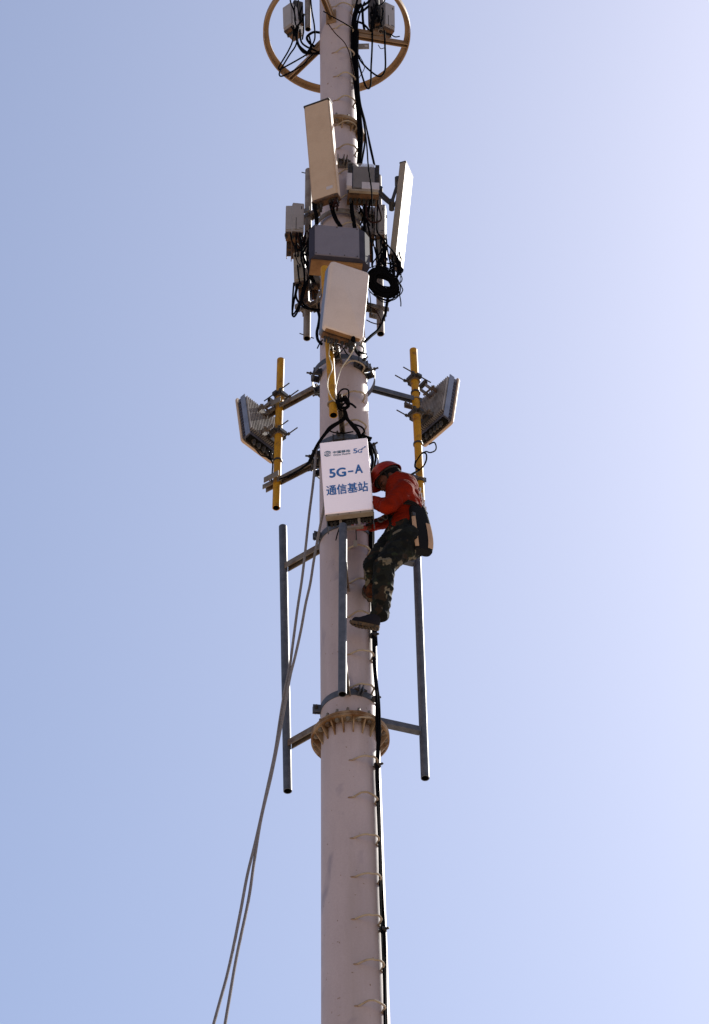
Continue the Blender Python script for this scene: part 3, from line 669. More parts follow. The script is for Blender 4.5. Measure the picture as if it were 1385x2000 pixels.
for sgn in (-1, 1):      # round emblem of wavy strokes
    pts = []
    for k in range(3):
        off = (-.48 + .48 * k) * rl
        if sgn < 0: continue
        P = []
        hl = math.sqrt(max(0, 1 - (off / rl) ** 2)) * rl * .98
        for i in range(9):
            q = -1 + 2 * i / 8; x = q * hl; z = off + .22 * rl * math.sin(q * math.pi) ; a = R(28)
            P.append((cx + x * math.cos(a) - z * math.sin(a), yy, cz + x * math.sin(a) + z * math.cos(a)))
        tube(b, P, .0021, 6, 3)
for (a0, a1) in ((20, 150), (200, 330)):
    tube(b, [(cx + rl * math.cos(R(a0 + (a1 - a0) * i / 12)), yy, cz + rl * math.sin(R(a0 + (a1 - a0) * i / 12))) for i in range(13)], .0026, 6, 2)
part('emblem', b, 'sign_teal', SB)

# ------------------------------------------------------------------ cables
def cable(label, pts, r=.009, m='black_cable', name='cable', group=None, cat='cable', n=8, ties=()):
    P = [W(*p) if not isinstance(p, Vector) else p for p in pts]
    bm = bmesh.new(); tube(bm, P, r, n, 6); o = obj(name, bm, m, smooth=True, origin=P[0]); tag(o, label, cat, group)
    return o
def pp(py, ang, off):      # point beside the shaft
    z = axis_z(py); return dirv(ang) * (pole_r(z) + off) + Vector((0, 0, z))
# long run down the lower pole
def run(label, rows, ang, off, r, wob, seed, ties=False, m='black_cable'):
    rnd = random.Random(seed); P = [pp(y, ang + rnd.uniform(-wob, wob), off + rnd.uniform(-.006, .006)) for y in rows]
    return cable(label, P, r, m)
low_rows = [(1236, 53, .035), (1290, 51, .035), (1335, 49, .045), (1375, 46, .070), (1405, 44.5, .085), (1440, 45, .086), (1470, 46, .080), (1500, 48, .055), (1540, 50.5, .030), (1600, 51, .026), (1690, 51.5, .026), (1780, 51, .026), (1870, 52, .026), (1960, 51, .026), (2060, 51, .026), (2200, 51, .026)]
def low(label, r, da, do, wob, seed):
    rnd = random.Random(seed); return cable(label, [pp(y, a + da + rnd.uniform(-wob, wob), o_ + do + (rnd.uniform(0, .006) if y > 1540 else 0)) for y, a, o_ in low_rows], r)
c_a = low('thickest black cable running over the big flange and down the lower pole', .0105, -2.2, 0, .5, 1)
low('black cable hugging the right of the thickest one down the lower pole', .0075, 1.6, .002, .8, 2)
low('thin black cable wavering left of the thickest one down the lower pole', .005, -5.0, .006, 1.5, 3)
for py in (1516, 1838, 1386, 1262):
    bm = bmesh.new(); q = pp(py + 8, 51, .03); box(bm, (0, 0, 0), (.10, .02, .014), Matrix.Translation(q) @ Matrix.Rotation(R(-30), 4, 'Z'), bevel=.004); cyl(bm, q + Vector((0, 0, -.01)), q + Vector((0, 0, .012)), .028, 10)
    obj('cable_tie', bm, 'dark_metal', c_a)
cable('thick black cable down the pole between the white sign box and the worker', [(724, 1000, -.12), (725, 1040, -.12), (725, 1090, -.12), (728, 1160, -.13), (732, 1250, -.13)], .018)
cable('black cable behind the worker\'s knee along the pole', [(728, 1000, -.10), (729, 1050, -.10), (728, 1100, -.11), (731, 1180, -.12), (735, 1260, -.12)], .012)
# upper run
for i, (dx, r_, pts) in enumerate([
    (0, .014, [(700, 10), (692, 30), (690, 70), (692, 120), (695, 180), (700, 240), (702, 320)]),
    (1, .013, [(705, 8), (695, 34), (694, 70), (696, 120), (699, 180), (705, 240), (707, 270), (703, 322)]),
    (2, .011, [(698, 0), (689, 40), (687, 80), (690, 130), (695, 190), (702, 250), (699, 320)]),
    (3, .009, [(712, 4), (699, 40), (698, 90), (699, 150), (702, 200), (711, 240), (713, 275), (706, 320)]),
    (4, .007, [(700, 60), (699, 130), (702, 190), (714, 240), (722, 285), (730, 320)]),
    (5, .007, [(697, 70), (700, 150), (704, 200), (716, 250), (725, 290), (732, 322)])]):
    cable(['thickest black feeder of the bundle running down from the top ring', 'black feeder at the right of the thickest one, down from the top ring', 'black feeder at the left of the bundle below the top ring',
           'thinner black feeder bowing out right below the top ring', 'thin black line slanting down right to the finned unit', 'second thin black line slanting to the finned unit, just right of the first'][i],
          [(x, y, -.10 - .01 * i if y < 200 else -.16 - .01 * i) for x, y in pts], r_)
cable('thin black line hanging across the front of the finned unit', [(712, 240, -.3), (717, 290, -.38), (719, 320, -.42), (723, 350, -.44), (726, 375, -.42), (727, 420, -.35), (728, 445, -.2)], .007)
# inside top ring, left
cable('outer black jumper looping low to the left part of the ring', [(574, 50, .1), (572, 78, .1), (563, 100, .1), (548, 125, .12), (544, 134, .12), (552, 133, .12), (590, 112, .1), (600, 105, .1), (607, 98, .1)], .008)
cable('inner black jumper looping low to the left part of the ring', [(581, 50, .05), (579, 85, .05), (565, 108, .08), (549, 135, .1), (546, 147, .1), (556, 147, .1), (590, 128, .08), (603, 114, .05), (612, 106, .05)], .008)
cable('fat black cable curling behind the pole inside the ring, left side', [(628, 64, .2), (612, 63, .2), (600, 72, .2), (603, 82, .2), (613, 90, .2), (630, 96, .2)], .013)
cable('black cable sagging from the left radio units to the pole inside the ring', [(578, 60, .1), (582, 85, .1), (592, 97, .12), (605, 104, .15), (630, 104, .2)], .013)
cable('second black cable sagging from the left radio units to the pole', [(586, 58, .1), (588, 80, .1), (597, 90, .12), (612, 97, .15), (630, 106, .2)], .010)
cable('black cable hanging straight by the left pale pipe inside the ring', [(606, -10, .1), (609, 20, .1), (614, 50, .1), (615, 75, .12), (609, 90, .12), (606, 105, .12)], .008)
cable('thin dark cord drooping across the pole from the ring spoke, upper one', [(632, 22, -.45), (650, 33, -.35), (672, 45, -.3), (690, 56, -.22)], .006)
cable('thin brown wire drooping down the pole face from the ring spoke', [(640, 45, -.35), (655, 65, -.3), (672, 82, -.3), (682, 102, -.25), (686, 120, -.22), (692, 148, -.2)], .005, 'brown_cable')
cable('black jumper tangled under the left radio units in the ring, first', [(569, 52, .1), (577, 66, .05), (583, 90, .08), (596, 104, .1), (607, 90, .12), (604, 70, .12)], .009)
cable('black cable rising from the left radio units out of the frame', [(578, 40, .1), (574, 20, .1), (568, 5, .12), (564, -20, .15)], .008)
cable('thin cable rising between the left radio units out of the frame', [(584, 30, .08), (582, 10, .1), (586, -20, .1)], .007)
# inside top ring, right
cable('black jumper hanging in a long narrow loop right of the pole in the ring', [(727, 45, .05), (727, 88, .05), (725, 130, .05), (724, 165, .05), (719, 173, .05), (713, 165, .05), (705, 140, .0), (699, 118, -.05)], .009)
cable('black jumper hanging in a wide loop at the right of the ring', [(751, 60, .05), (752, 90, .05), (753, 128, .05), (750, 142, .05), (743, 149, .05), (733, 146, .05), (716, 132, 0), (704, 118, -.05), (699, 105, -.05)], .009)
cable('thin grey wire in the small arc under the right spoke', [(739, 88, 0), (744, 95, 0), (752, 93, 0)], .004, 'brown_cable')
cable('thin slack wire crossing between the two right loops', [(702, 108, -.05), (712, 130, -.05), (705, 146, -.05), (699, 156, -.08)], .004, 'brown_cable')
cable('short black cable end sticking out under the right radio unit', [(755, 66, .05), (764, 68, .05), (772, 72, .05), (781, 71, .05)], .006)
for i, (a, b_2) in enumerate((((702, 12, -.05), (722, 2, .05)), ((700, 24, -.05), (720, 12, .05)), ((708, 14, 0), (712, 60, .05)))):
    cable(['upper black cable crossing from the feeders to the right ring units', 'lower black cable crossing from the feeders to the right ring units', 'black cable dropping beside the feeders onto the right spoke'][i],
          [a, ((a[0] + b_2[0]) / 2 - 1, (a[1] + b_2[1]) / 2 + 3, 0), b_2], .012)
cable('thick black cable from the feeders down to the dark unit in the ring', [(697, 42, -.08), (708, 46, 0), (718, 55, .05), (724, 64, .06), (727, 40, .06)], .011)
cable('black cable draped over the top of the right ring unit', [(716, 6, .05), (730, -3, .05), (738, 10, .02), (750, 4, .05), (753, -10, .05)], .007)
# below tan panel
cable('black jumper from the tan panel to the dark grey box, left one', [(644, 396, -.5), (649, 415, -.45), (655, 430, -.42), (663, 442, -.42)], .011)
cable('black jumper from the tan panel to the dark grey box, right one', [(650, 394, -.5), (652, 412, -.45), (658, 428, -.42), (667, 442, -.42)], .011)
cable('black jumper from the left corner of the tan panel down beside the grey box', [(615, 398, -.45), (616, 412, -.4), (619, 425, -.35), (618, 440, -.3)], .016)
cable('short jumper hanging from the tan panel close to its left corner', [(612, 396, -.45), (613, 408, -.42), (617, 418, -.4), (617, 434, -.35)], .012)
# behind/left cluster
L_ = [('black cable crossing down behind the small cream unit, first of the crossing pair', [(598, 455, -.0), (594, 480, -.05), (588, 500, -.1), (594, 530, -.1), (594, 560, -.1), (586, 590, -.1), (575, 612, -.1), (571, 608, -.1), (572, 580, -.1), (574, 553, -.05)], .008),
      ('black cable running from the left units to the foot of the small cream box', [(586, 455, .0), (590, 490, -.08), (600, 520, -.1), (609, 538, -.08), (615, 553, .02)], .010),
      ('black cable looping low at the left and returning to the pole', [(612, 530, -.05), (600, 550, -.12), (592, 580, -.12), (583, 605, -.12), (575, 618, -.12), (571, 612, -.12), (574, 590, -.1), (580, 556, -.05)], .009),
      ('black cable from the small cream unit bending right to the pole', [(583, 555, -.05), (578, 575, -.08), (583, 590, -.08), (594, 600, -.08), (610, 604, -.05), (630, 605, 0)], .010),
      ('second black cable bending right to the pole below the small cream unit', [(594, 556, -.05), (588, 580, -.08), (592, 592, -.08), (600, 600, -.08), (615, 606, -.05), (632, 607, 0)], .009),
      ('black cable looping up over the left pale pipe', [(626, 528, -.1), (612, 534, -.12), (602, 545, -.12), (592, 560, -.12)], .006),
      ('dark cable sagging under the grey radio unit at left', [(568, 455, .05), (570, 470, 0), (580, 486, -.05), (594, 488, -.05), (604, 470, 0)], .008),
      ('brown cable tangled right under the left radio units', [(580, 455, .0), (585, 470, -.03), (596, 478, -.03), (604, 462, -.03), (600, 450, .0)], .008),
      ('black cable hanging in a bow left of the grey box', [(606, 440, -.1), (604, 470, -.15), (599, 500, -.12), (604, 520, -.1), (610, 540, -.1)], .009),
      ('black cable dropping close beside the left pale pipe', [(601, 490, -.1), (606, 510, -.12), (603, 525, -.12), (609, 548, -.1), (616, 553, .0)], .009),
      ('black cable swinging down the left edge of the pole under the clamps', [(621, 606, -.1), (624, 620, -.12), (622, 635, -.12), (619, 650, -.12), (621, 664, -.12), (628, 672, -.15)], .013),
      ('short black cable end pointing down left of the yellow pipe', [(630, 664, -.2), (625, 670, -.25), (620, 680, -.3)], .006)]
for lab, pts, r_ in L_: cable(lab, pts, r_, 'brown_cable' if lab.startswith('brown') else 'black_cable')
# right cluster
L_ = [('black cable hanging between the pole and the right radio units', [(712, 390, -.2), (713, 420, -.15), (712, 450, -.1), (716, 500, -.1)], .013),
      ('black cable crossing in an X above the grey box, falling right', [(701, 400, -.1), (708, 415, -.12), (716, 428, -.12), (722, 440, -.15)], .008),
      ('black cable crossing in an X above the grey box, falling left', [(716, 398, -.12), (712, 418, -.12), (704, 440, -.12)], .008),
      ('thick black cable along the right side of the pole under the finned unit', [(686, 388, -.22), (688, 415, -.22), (693, 445, -.22)], .018),
      ('brown cable sagging in front of the right radio units', [(716, 395, -.3), (716, 420, -.3), (724, 433, -.32), (735, 434, -.32), (745, 427, -.3), (739, 400, -.3)], .008),
      ('black cable from the finned unit down to the coil', [(738, 392, -.3), (737, 420, -.3), (736, 450, -.25), (744, 462, -.2), (753, 474, -.15), (765, 488, -.1), (777, 505, -.1), (782, 520, -.1), (786, 526, -.1), (782, 530, -.1)], .007),
      ('black cable falling behind the right radio units to the coil', [(724, 390, -.25), (718, 430, -.2), (723, 460, -.18), (727, 490, -.15), (727, 520, -.12)], .009),
      ('black cable slanting from the right radio unit to the coil', [(754, 458, 0), (757, 490, -.05), (762, 512, -.1), (762, 530, -.12)], .007),
      ('thin cable crossing low under the right radio unit', [(750, 485, -.05), (738, 500, -.1), (728, 515, -.12), (730, 530, -.12)], .006),
      ('thin cable slanting under the right radio unit toward the coil', [(728, 470, -.05), (736, 500, -.1), (748, 515, -.12), (760, 530, -.12)], .006),
      ('black cable leaving the bottom of the coil and swinging down left', [(758, 580, -.05), (754, 605, -.02), (752, 615, .0), (745, 632, .0), (738, 645, -.02), (725, 656, -.1), (712, 668, -.15)], .013),
      ('frayed cable end hanging from the right side of the coil', [(779, 566, -.15), (781, 578, -.15), (783, 590, -.15), (783, 598, -.15)], .005),
      ('thin brown wire curving across the right pale pipe', [(720, 598, -.1), (732, 605, -.1), (742, 620, -.1), (744, 630, -.1), (738, 633, -.1), (726, 630, -.1), (716, 625, -.1)], .005),
      ('black cable looping under the bright narrow panel', [(767, 498, 0), (768, 515, -.08), (770, 535, -.1), (768, 548, -.1)], .011),
      ('second black cable looping under the bright narrow panel', [(775, 505, 0), (778, 525, -.08), (774, 545, -.1), (770, 556, -.1)], .010),
      ('thin loop of cable bulging right above the coil', [(760, 515, -.1), (778, 520, -.1), (787, 526, -.1), (783, 533, -.1), (770, 528, -.1)], .006),
      ('thin loop of cable bulging right beside the coil', [(778, 530, -.1), (785, 542, -.1), (784, 550, -.1), (779, 554, -.1)], .005),
      ('thin black loop arching above the coil', [(728, 535, -.1), (738, 520, -.1), (752, 514, -.1), (770, 518, -.1), (780, 530, -.1), (775, 545, -.1)], .006),
      ('thin cable dangling from the clamp beside the right pale pipe', [(722, 570, -.1), (724, 590, -.1), (724, 605, -.1), (725, 617, -.1)], .004)]
for lab, pts, r_ in L_: cable(lab, pts, r_, 'brown_cable' if 'brown' in lab else 'black_cable')
# fine jumpers one can see in the tangles
def tangle(n_, x0, x1, y0, y1, d0, d1, label, group, seed, r=.006, m='black_cable', drop=1.0):
    rnd = random.Random(seed)
    for k in range(n_):
        xa, xb = rnd.uniform(x0, x1), rnd.uniform(x0, x1); ya = rnd.uniform(y0, y0 + (y1 - y0) * .35); yb = rnd.uniform(y0 + (y1 - y0) * .55, y1); P = []
        for i in range(6):
            t = i / 5; P.append((xa + (xb - xa) * t + rnd.uniform(-4, 4) * math.sin(t * math.pi), ya + (yb - ya) * t + rnd.uniform(-4, 7) * math.sin(t * math.pi), rnd.uniform(d0, d1)))
        cable(label, P, r * rnd.uniform(.7, 1.35), m, group=group)
tangle(6, 566, 606, 452, 556, -.12, .02, 'thin dark jumper in the tangle left of the dark grey box', 'jumpers tangled left of the grey box', 21)
tangle(5, 572, 600, 452, 500, -.05, .05, 'short brown jumper plugged under the left radio units', 'brown jumpers under the left radio units', 22, .007, 'brown_cable')
tangle(10, 724, 758, 455, 545, -.16, -.04, 'thin dark jumper in the tangle between the right radio units and the coil', 'jumpers tangled above the cable coil', 23)
tangle(6, 762, 786, 488, 552, -.12, -.02, 'thin jumper hanging from the bottom of the bright narrow panel', 'jumpers under the bright narrow panel', 24, .005)
tangle(6, 700, 724, 388, 445, -.15, -.05, 'dark jumper crossing between the pole and the right radio units', 'jumpers right of the pole above the grey box', 25, .006)
tangle(5, 574, 596, 8, 80, .0, .12, 'dark jumper tangled by the left units inside the ring', 'jumpers by the left ring units', 26, .0075)
tangle(7, 716, 748, 2, 66, .0, .1, 'dark jumper tangled by the right units inside the ring', 'jumpers by the right ring units', 27, .0085)
tangle(5, 640, 700, 655, 700, -.8, -.5, 'thin dark jumper hanging just under the square antenna', 'jumpers under the square antenna', 28, .005)
tangle(5, 640, 668, 384, 412, -.55, -.42, 'short dark connector lead under the tall tan panel', 'connector leads under the tall tan panel', 29, .008, 'brown_cable')
# coil
cc = W(749, 552, -.25); coil = thing('cable_coil', 'thick coil of black cable hanging right of the square antenna', 'cable coil', cc)
rnd = random.Random(3)
ax_u = Vector((.93, .10, -.32)).normalized(); ax_v = Vector((-.02, -.60, .55)).normalized()
def coil_loops(n0, lw, ra, rb, jit, rr):
    bm = bmesh.new()
    for k in range(n0):
        P = []; a_r = ra + rnd.uniform(-jit, jit); b_r = rb + rnd.uniform(-jit, jit) * .7; off = Vector((rnd.uniform(-.014, .014), rnd.uniform(-.03, .03), rnd.uniform(-.022, .022)))
        for i in range(14):
            a = 2 * math.pi * i / 14
            P.append(cc + off + ax_u * (a_r + rnd.uniform(-.006, .006)) * math.cos(a) + ax_v * (b_r + rnd.uniform(-.004, .004)) * math.sin(a))
        P.append(P[0]); tube(bm, P, rr, 7, 4)
    return bm
obj('cable_turns', coil_loops(48, 0, .106, .086, .034, .007), 'black_cable', coil, smooth=True)
obj('loose_turns', coil_loops(9, 0, .142, .120, .035, .005), 'black_cable', coil, smooth=True)
# around the front yellow pipe
cable('pale wire down the left of the front yellow pipe', [(646, 660, -.80), (644, 680, -.76), (643, 695, -.73), (648, 712, -.73), (648, 724, -.73), (641, 740, -.73), (640, 758, -.72), (647, 775, -.72), (656, 785, -.70)], .005, 'pale_cable')
cable('pale wire slanting from the square antenna to the cable knot', [(694, 676, -.80), (684, 695, -.76), (668, 718, -.72), (659, 742, -.70), (655, 762, -.70), (657, 780, -.70)], .005, 'pale_cable')
cable('short yellowish wire under the square antenna', [(652, 656, -.82), (648, 668, -.78), (650, 682, -.74), (655, 686, -.70)], .004, 'pale_cable')
cable('thick black jumper from the square antenna to the pole clamp', [(690, 660, -.84), (691, 672, -.7), (694, 682, -.5), (702, 692, -.3)], .018)
cable('black cable hooking right under the square antenna', [(698, 672, -.6), (705, 675, -.5), (711, 681, -.4), (708, 690, -.35), (703, 688, -.35)], .007)
cable('short black cable end sticking right above the upper hoop', [(694, 684, -.4), (704, 688, -.4), (716, 692, -.4)], .008)
knot = thing('cable_coil', 'small knot of coiled black cable beside the end of the front yellow pipe', 'cable coil', W(670, 785, -.66))
bm = bmesh.new(); kc = W(670, 788, -.66)
for k in range(7):
    u = Vector((rnd.uniform(-1, 1), rnd.uniform(-.4, .4), rnd.uniform(-1, 1))).normalized(); v = u.cross(Vector((0, 1, .3))).normalized(); P = []
    A_, B_ = rnd.uniform(.03, .045), rnd.uniform(.035, .06); o_ = Vector((rnd.uniform(-.01, .015), rnd.uniform(-.02, .02), rnd.uniform(-.02, .02)))
    for i in range(10): a = 2 * math.pi * i / 10; P.append(kc + o_ + u * A_ * math.cos(a) + v * B_ * math.sin(a))
    P.append(P[0]); tube(bm, P, .0065, 7, 4)
tube(bm, [W(660, 782, -.7), W(662, 768, -.7), W(670, 760, -.7), W(680, 762, -.7), W(681, 775, -.7), W(676, 790, -.68)], .007, 7)
tube(bm, [W(676, 784, -.7), W(688, 790, -.7), W(695, 796, -.7)], .009, 7)
tube(bm, [W(656, 782, -.7), W(660, 788, -.7), W(668, 792, -.68)], .012, 7)
obj('cable_turns', bm, 'black_cable', knot, smooth=True)
L_ = [('thick black cable arching from the knot down left over the pole edge', [(673, 800, -.6), (672, 815, -.55), (662, 824, -.5), (645, 834, -.45), (634, 848, -.4), (622, 865, -.35), (614, 880, -.25), (607, 895, -.1), (603, 905, 0)], .012),
      ('second black cable arching left beside the thick one', [(675, 802, -.6), (674, 818, -.55), (660, 828, -.5), (644, 840, -.45), (630, 856, -.4), (618, 874, -.3), (610, 890, -.2), (600, 906, 0), (588, 916, .1), (578, 922, .18), (562, 932, .25)], .009),
      ('thin black cable running on to the left finned antenna', [(616, 880, -.25), (608, 900, -.1), (596, 911, .05), (580, 920, .18), (560, 931, .26), (546, 936, .30)], .007),
      ('thick black cable arching from the knot down right over the pole', [(674, 802, -.6), (676, 816, -.55), (688, 828, -.5), (697, 838, -.45), (702, 848, -.4), (706, 860, -.35)], .014),
      ('second black cable arching right beside the thick one', [(675, 804, -.6), (680, 820, -.55), (690, 834, -.5), (698, 844, -.45), (703, 856, -.4)], .012),
      ('outer black cable looping at the right edge above the white sign box', [(684, 826, -.5), (696, 830, -.45), (706, 834, -.4), (712, 842, -.38), (708, 848, -.38), (704, 856, -.38)], .008),
      ('thin black cable sagging across the pole above the sign box', [(640, 838, -.45), (650, 844, -.45), (670, 846, -.45), (690, 843, -.45)], .006),
      ('black cable stub pointing right above the sign box corner', [(706, 848, -.42), (716, 853, -.4), (726, 856, -.4)], .010),
      ('lower black cable stub at the sign box corner', [(704, 854, -.42), (714, 857, -.4), (724, 860, -.4)], .010),
      ('black cable hanging right of the sign box behind the helmet', [(716, 858, -.35), (724, 878, -.3), (728, 900, -.28), (725, 920, -.28), (722, 940, -.28)], .013),
      ('thin black cable hanging from the lower hoop near the helmet', [(720, 862, -.3), (730, 880, -.25), (734, 895, -.25), (730, 915, -.25)], .009),
      # right yellow pipe
      ('black cable from the right finned antenna to its yellow pipe', [(838, 868, .28), (848, 864, .28), (852, 872, .25), (850, 880, .2), (840, 884, .15), (832, 882, .12), (822, 888, .10), (812, 903, .10)], .006),
      ('black cable looping right of the right yellow pipe', [(824, 884, .12), (832, 886, .12), (833, 897, .12), (828, 909, .12), (818, 919, .12), (806, 926, .05), (795, 928, 0), (788, 930, -.1)], .007),
      ('second black cable behind the worker\'s neck to the right yellow pipe', [(812, 900, .12), (811, 912, .12), (818, 918, .13), (808, 924, .08), (797, 930, 0), (785, 933, -.15)], .008),
      ('thin black cable under the left finned antenna', [(500, 878, .3), (510, 889, .3), (522, 893, .3), (532, 903, .3), (532, 920, .32), (530, 938, .32)], .006),
      ('thin cable falling from the left finned antenna to the arm', [(524, 880, .3), (528, 893, .3), (531, 902, .3)], .006),
      ('grey wire hanging under the white sign box', [(664, 1030, -.6), (660, 1040, -.6), (656, 1055, -.6)], .005),
      ('thin dark wire hanging right under the sign box', [(695, 1028, -.45), (696, 1045, -.42), (696, 1056, -.42)], .004)]
for lab, pts, r_ in L_: cable(lab, pts, r_)
# tag hanging
bm = bmesh.new(); box(bm, W(694, 1062, -.42), (.03, .008, .07)); tag(obj('metal_tag', bm, 'galv_white'), 'small metal tag hanging on a wire below the white sign box', 'tag')
for (px, py, P0, P1, rr, y, par) in ((815, 868, r0, r1, rr_, RY, YR), (541, 901, l0, l1, lr, LY, YL), (810, 768, r0, r1, rr_, RY, YR), (821, 942, r0, r1, rr_, RY, YR)):
    bm = bmesh.new(); q = on(P0, P1, zat(px, py, y)); band(bm, q, rr + .008, rr, .018, n=20); obj('strap', bm, 'dark_metal', par)

# ropes
def rope(label, pts):
    P = [W(*p) for p in pts]; last = P[-1]; d = (P[-1] - P[-2]).normalized()
    gx = last + d * 2.2; P += [gx, Vector((last.x - 1.9 - .1, last.y - 1.2, 6.5)), Vector((last.x - 2.9, last.y - 1.8, .03))]
    bm = bmesh.new(); tube(bm, P, .0105, 8, 8); o = obj('rope', bm, 'rope', smooth=True, origin=P[0]); tag(o, label, 'rope')
rope('grey rope hanging down left from the lower arm, the outer left one at the bottom', [(617, 880, -.20), (615, 910, -.25), (611, 950, -.3), (604, 1005, -.35), (597, 1070, -.4), (590, 1130, -.45), (581, 1190, -.5), (573, 1250, -.55), (565, 1308, -.6), (556, 1350, -.65), (547, 1405, -.7), (537, 1470, -.8), (521, 1545, -.9), (500, 1640, -1), (483, 1710, -1.1), (468, 1790, -1.2), (446, 1895, -1.3), (418, 1998, -1.5)])
rope('grey rope from behind the white sign box, the inner one at the bottom', [(636, 950, -.45), (634, 985, -.48), (628, 1015, -.45), (621, 1050, -.42), (613, 1095, -.45), (606, 1140, -.5), (597, 1180, -.52), (588, 1230, -.56), (577, 1280, -.6), (567, 1320, -.64), (558, 1370, -.69), (545, 1440, -.76), (530, 1515, -.86), (510, 1600, -.96), (497, 1680, -1.04), (485, 1760, -1.14), (462, 1870, -1.28), (440, 1998, -1.48)])

# ------------------------------------------------------------------ the worker
def capsule(bm, p0, p1, r0, r1, flat=1.0, side=None, n=16):
    """tapered capsule from p0 to p1; flat < 1 squashes it along the direction 'side'"""
    ax = p1 - p0; L = ax.length; ax = ax.normalized() if L > 1e-6 else Vector((0, 0, 1))
    v = (side - ax * side.dot(ax)).normalized() if side is not None else ax.orthogonal().normalized(); u = ax.cross(v)
    rows = []
    for i in range(5): a = math.pi / 2 * (1 - i / 4); rows.append((p0 - ax * r0 * math.sin(a), r0 * math.cos(a)))
    for i in range(1, 4): rows.append((p0.lerp(p1, i / 4), r0 + (r1 - r0) * i / 4))
    for i in range(5): a = math.pi / 2 * i / 4; rows.append((p1 + ax * r1 * math.sin(a), r1 * math.cos(a)))
    prev = None; first = bm.verts.new(rows[0][0])
    for p, r in rows[1:-1]:
        ring_ = [bm.verts.new(p + u * r * math.cos(2 * math.pi * q / n) + v * r * flat * math.sin(2 * math.pi * q / n)) for q in range(n)]
        for q in range(n):
            if prev is None: bm.faces.new((first, ring_[(q + 1) % n], ring_[q]))
            else: bm.faces.new((prev[q], prev[(q + 1) % n], ring_[(q + 1) % n], ring_[q]))
        prev = ring_
    last = bm.verts.new(rows[-1][0])
    for q in range(n): bm.faces.new((prev[q], prev[(q + 1) % n], last))
def ellip(bm, c, X, Y, Z, rx, ry, rz, n=20):
    r = bmesh.ops.create_uvsphere(bm, u_segments=n, v_segments=n // 2 + 4, radius=1.0)
    M = Matrix.Translation(c) @ Matrix((X * rx, Y * ry, Z * rz)).transposed().to_4x4(); bmesh.ops.transform(bm, matrix=M, verts=r['verts'])
def fuse(name, bm, m, parent, voxel=.012, smooth=4, fold=0.0, fs=14, stretch=None):
    """turn overlapping shapes into one continuous skin"""
    me = bpy.data.meshes.new('tmp'); bmesh.ops.recalc_face_normals(bm, faces=bm.faces); bm.to_mesh(me); bm.free(); o = bpy.data.objects.new('tmp', me); C.objects.link(o)
    rm = o.modifiers.new('r', 'REMESH'); rm.mode = 'VOXEL'; rm.voxel_size = voxel
    sm = o.modifiers.new('s', 'SMOOTH'); sm.iterations = smooth; sm.factor = .5
    bpy.context.view_layer.update(); dg = bpy.context.evaluated_depsgraph_get()
    m2 = bpy.data.meshes.new_from_object(o.evaluated_get(dg)); bpy.data.objects.remove(o)
    b = bmesh.new(); b.from_mesh(m2); bpy.data.meshes.remove(m2); b.normal_update()
    if fold:
        for v in b.verts:
            p = Vector((v.co.x * fs, v.co.y * fs, v.co.z * fs * 1.9)); q = 1 - abs(noise.noise(p)) * 2.2
            v.co += v.normal * fold * (q - .45 + .6 * noise.noise(p * 2.3))
    return obj(name, b, m, parent, smooth=True)
P_ = dict(pelvis=(795, 1046, -.50), waist=(792, 1010, -.51), chest=(785, 972, -.53), upchest=(783, 955, -.53), neck=(776, 944, -.53),
          nsh=(789, 958, -.67), nel=(757, 990, -.72), nwr=(727, 979, -.50), fsh=(789, 953, -.38), fel=(766, 1014, -.34), fwr=(720, 1030, -.40),
          nhip=(795, 1052, -.58), nkn=(750, 1108, -.58), nan=(741, 1200, -.40), fhip=(782, 1040, -.42), fkn=(729, 1104, -.44), fan=(725, 1153, -.30))
J = {k: W(*v) for k, v in P_.items()}
worker = thing('person', 'worker in orange red jacket, red helmet and camouflage trousers climbing the pole', 'person', W(712, 1226, -.33))
fw = Vector((-.92, .38, 0)).normalized(); lf = Vector((-.38, -.92, 0)).normalized(); Zu = Vector((0, 0, 1))
# head directions: bowed, looking down at the hands
hc = W(755, 930, -.53)                                   # middle of the helmet rim
hf = Vector((-.74, .16, -.50)).normalized(); hu = Vector((-.55, .00, .80)); hu = (hu - hf * hu.dot(hf)).normalized(); hl = hu.cross(hf)
fc = hc - hu * .055                                      # middle of the face and skull
bm = bmesh.new()
ellip(bm, fc + hu * .03, hf, hl, hu, .098, .078, .10); ellip(bm, fc - hu * .045 + hf * .018, hf, hl, hu, .072, .058, .062)
capsule(bm, fc - hu * .092 + hf * .05, fc - hu * .088 + hf * .055, .024, .022)
capsule(bm, fc - hu * .008 + hf * .096, fc - hu * .036 + hf * .108, .010, .014)                       # nose
capsule(bm, fc - hu * .064 + hf * .084 - hl * .018, fc - hu * .064 + hf * .084 + hl * .018, .010, .010)    # lips
for s in (-1, 1):
    capsule(bm, fc + hu * .012 + hf * .088 + hl * s * .016, fc + hu * .012 + hf * .078 + hl * s * .048, .010, .009)   # brow
    ellip(bm, fc - hu * .022 - hf * .005 + hl * s * .078, hf, hl, hu, .020, .010, .030)               # ear
    ellip(bm, fc - hu * .025 + hf * .068 + hl * s * .035, hf, hl, hu, .028, .022, .022)               # cheek
capsule(bm, fc - hu * .04 - hf * .03, J['neck'] + Vector((.015, 0, -.03)), .052, .062)
capsule(bm, J['neck'] + Vector((0, 0, -.03)), J['chest'], .07, .12)
for a, e, w_ in (('nsh', 'nel', 'nwr'), ('fsh', 'fel', 'fwr')):
    capsule(bm, J['upchest'], J[a], .06, .055); capsule(bm, J[a], J[e], .050, .040); capsule(bm, J[e], J[w_], .038, .026)
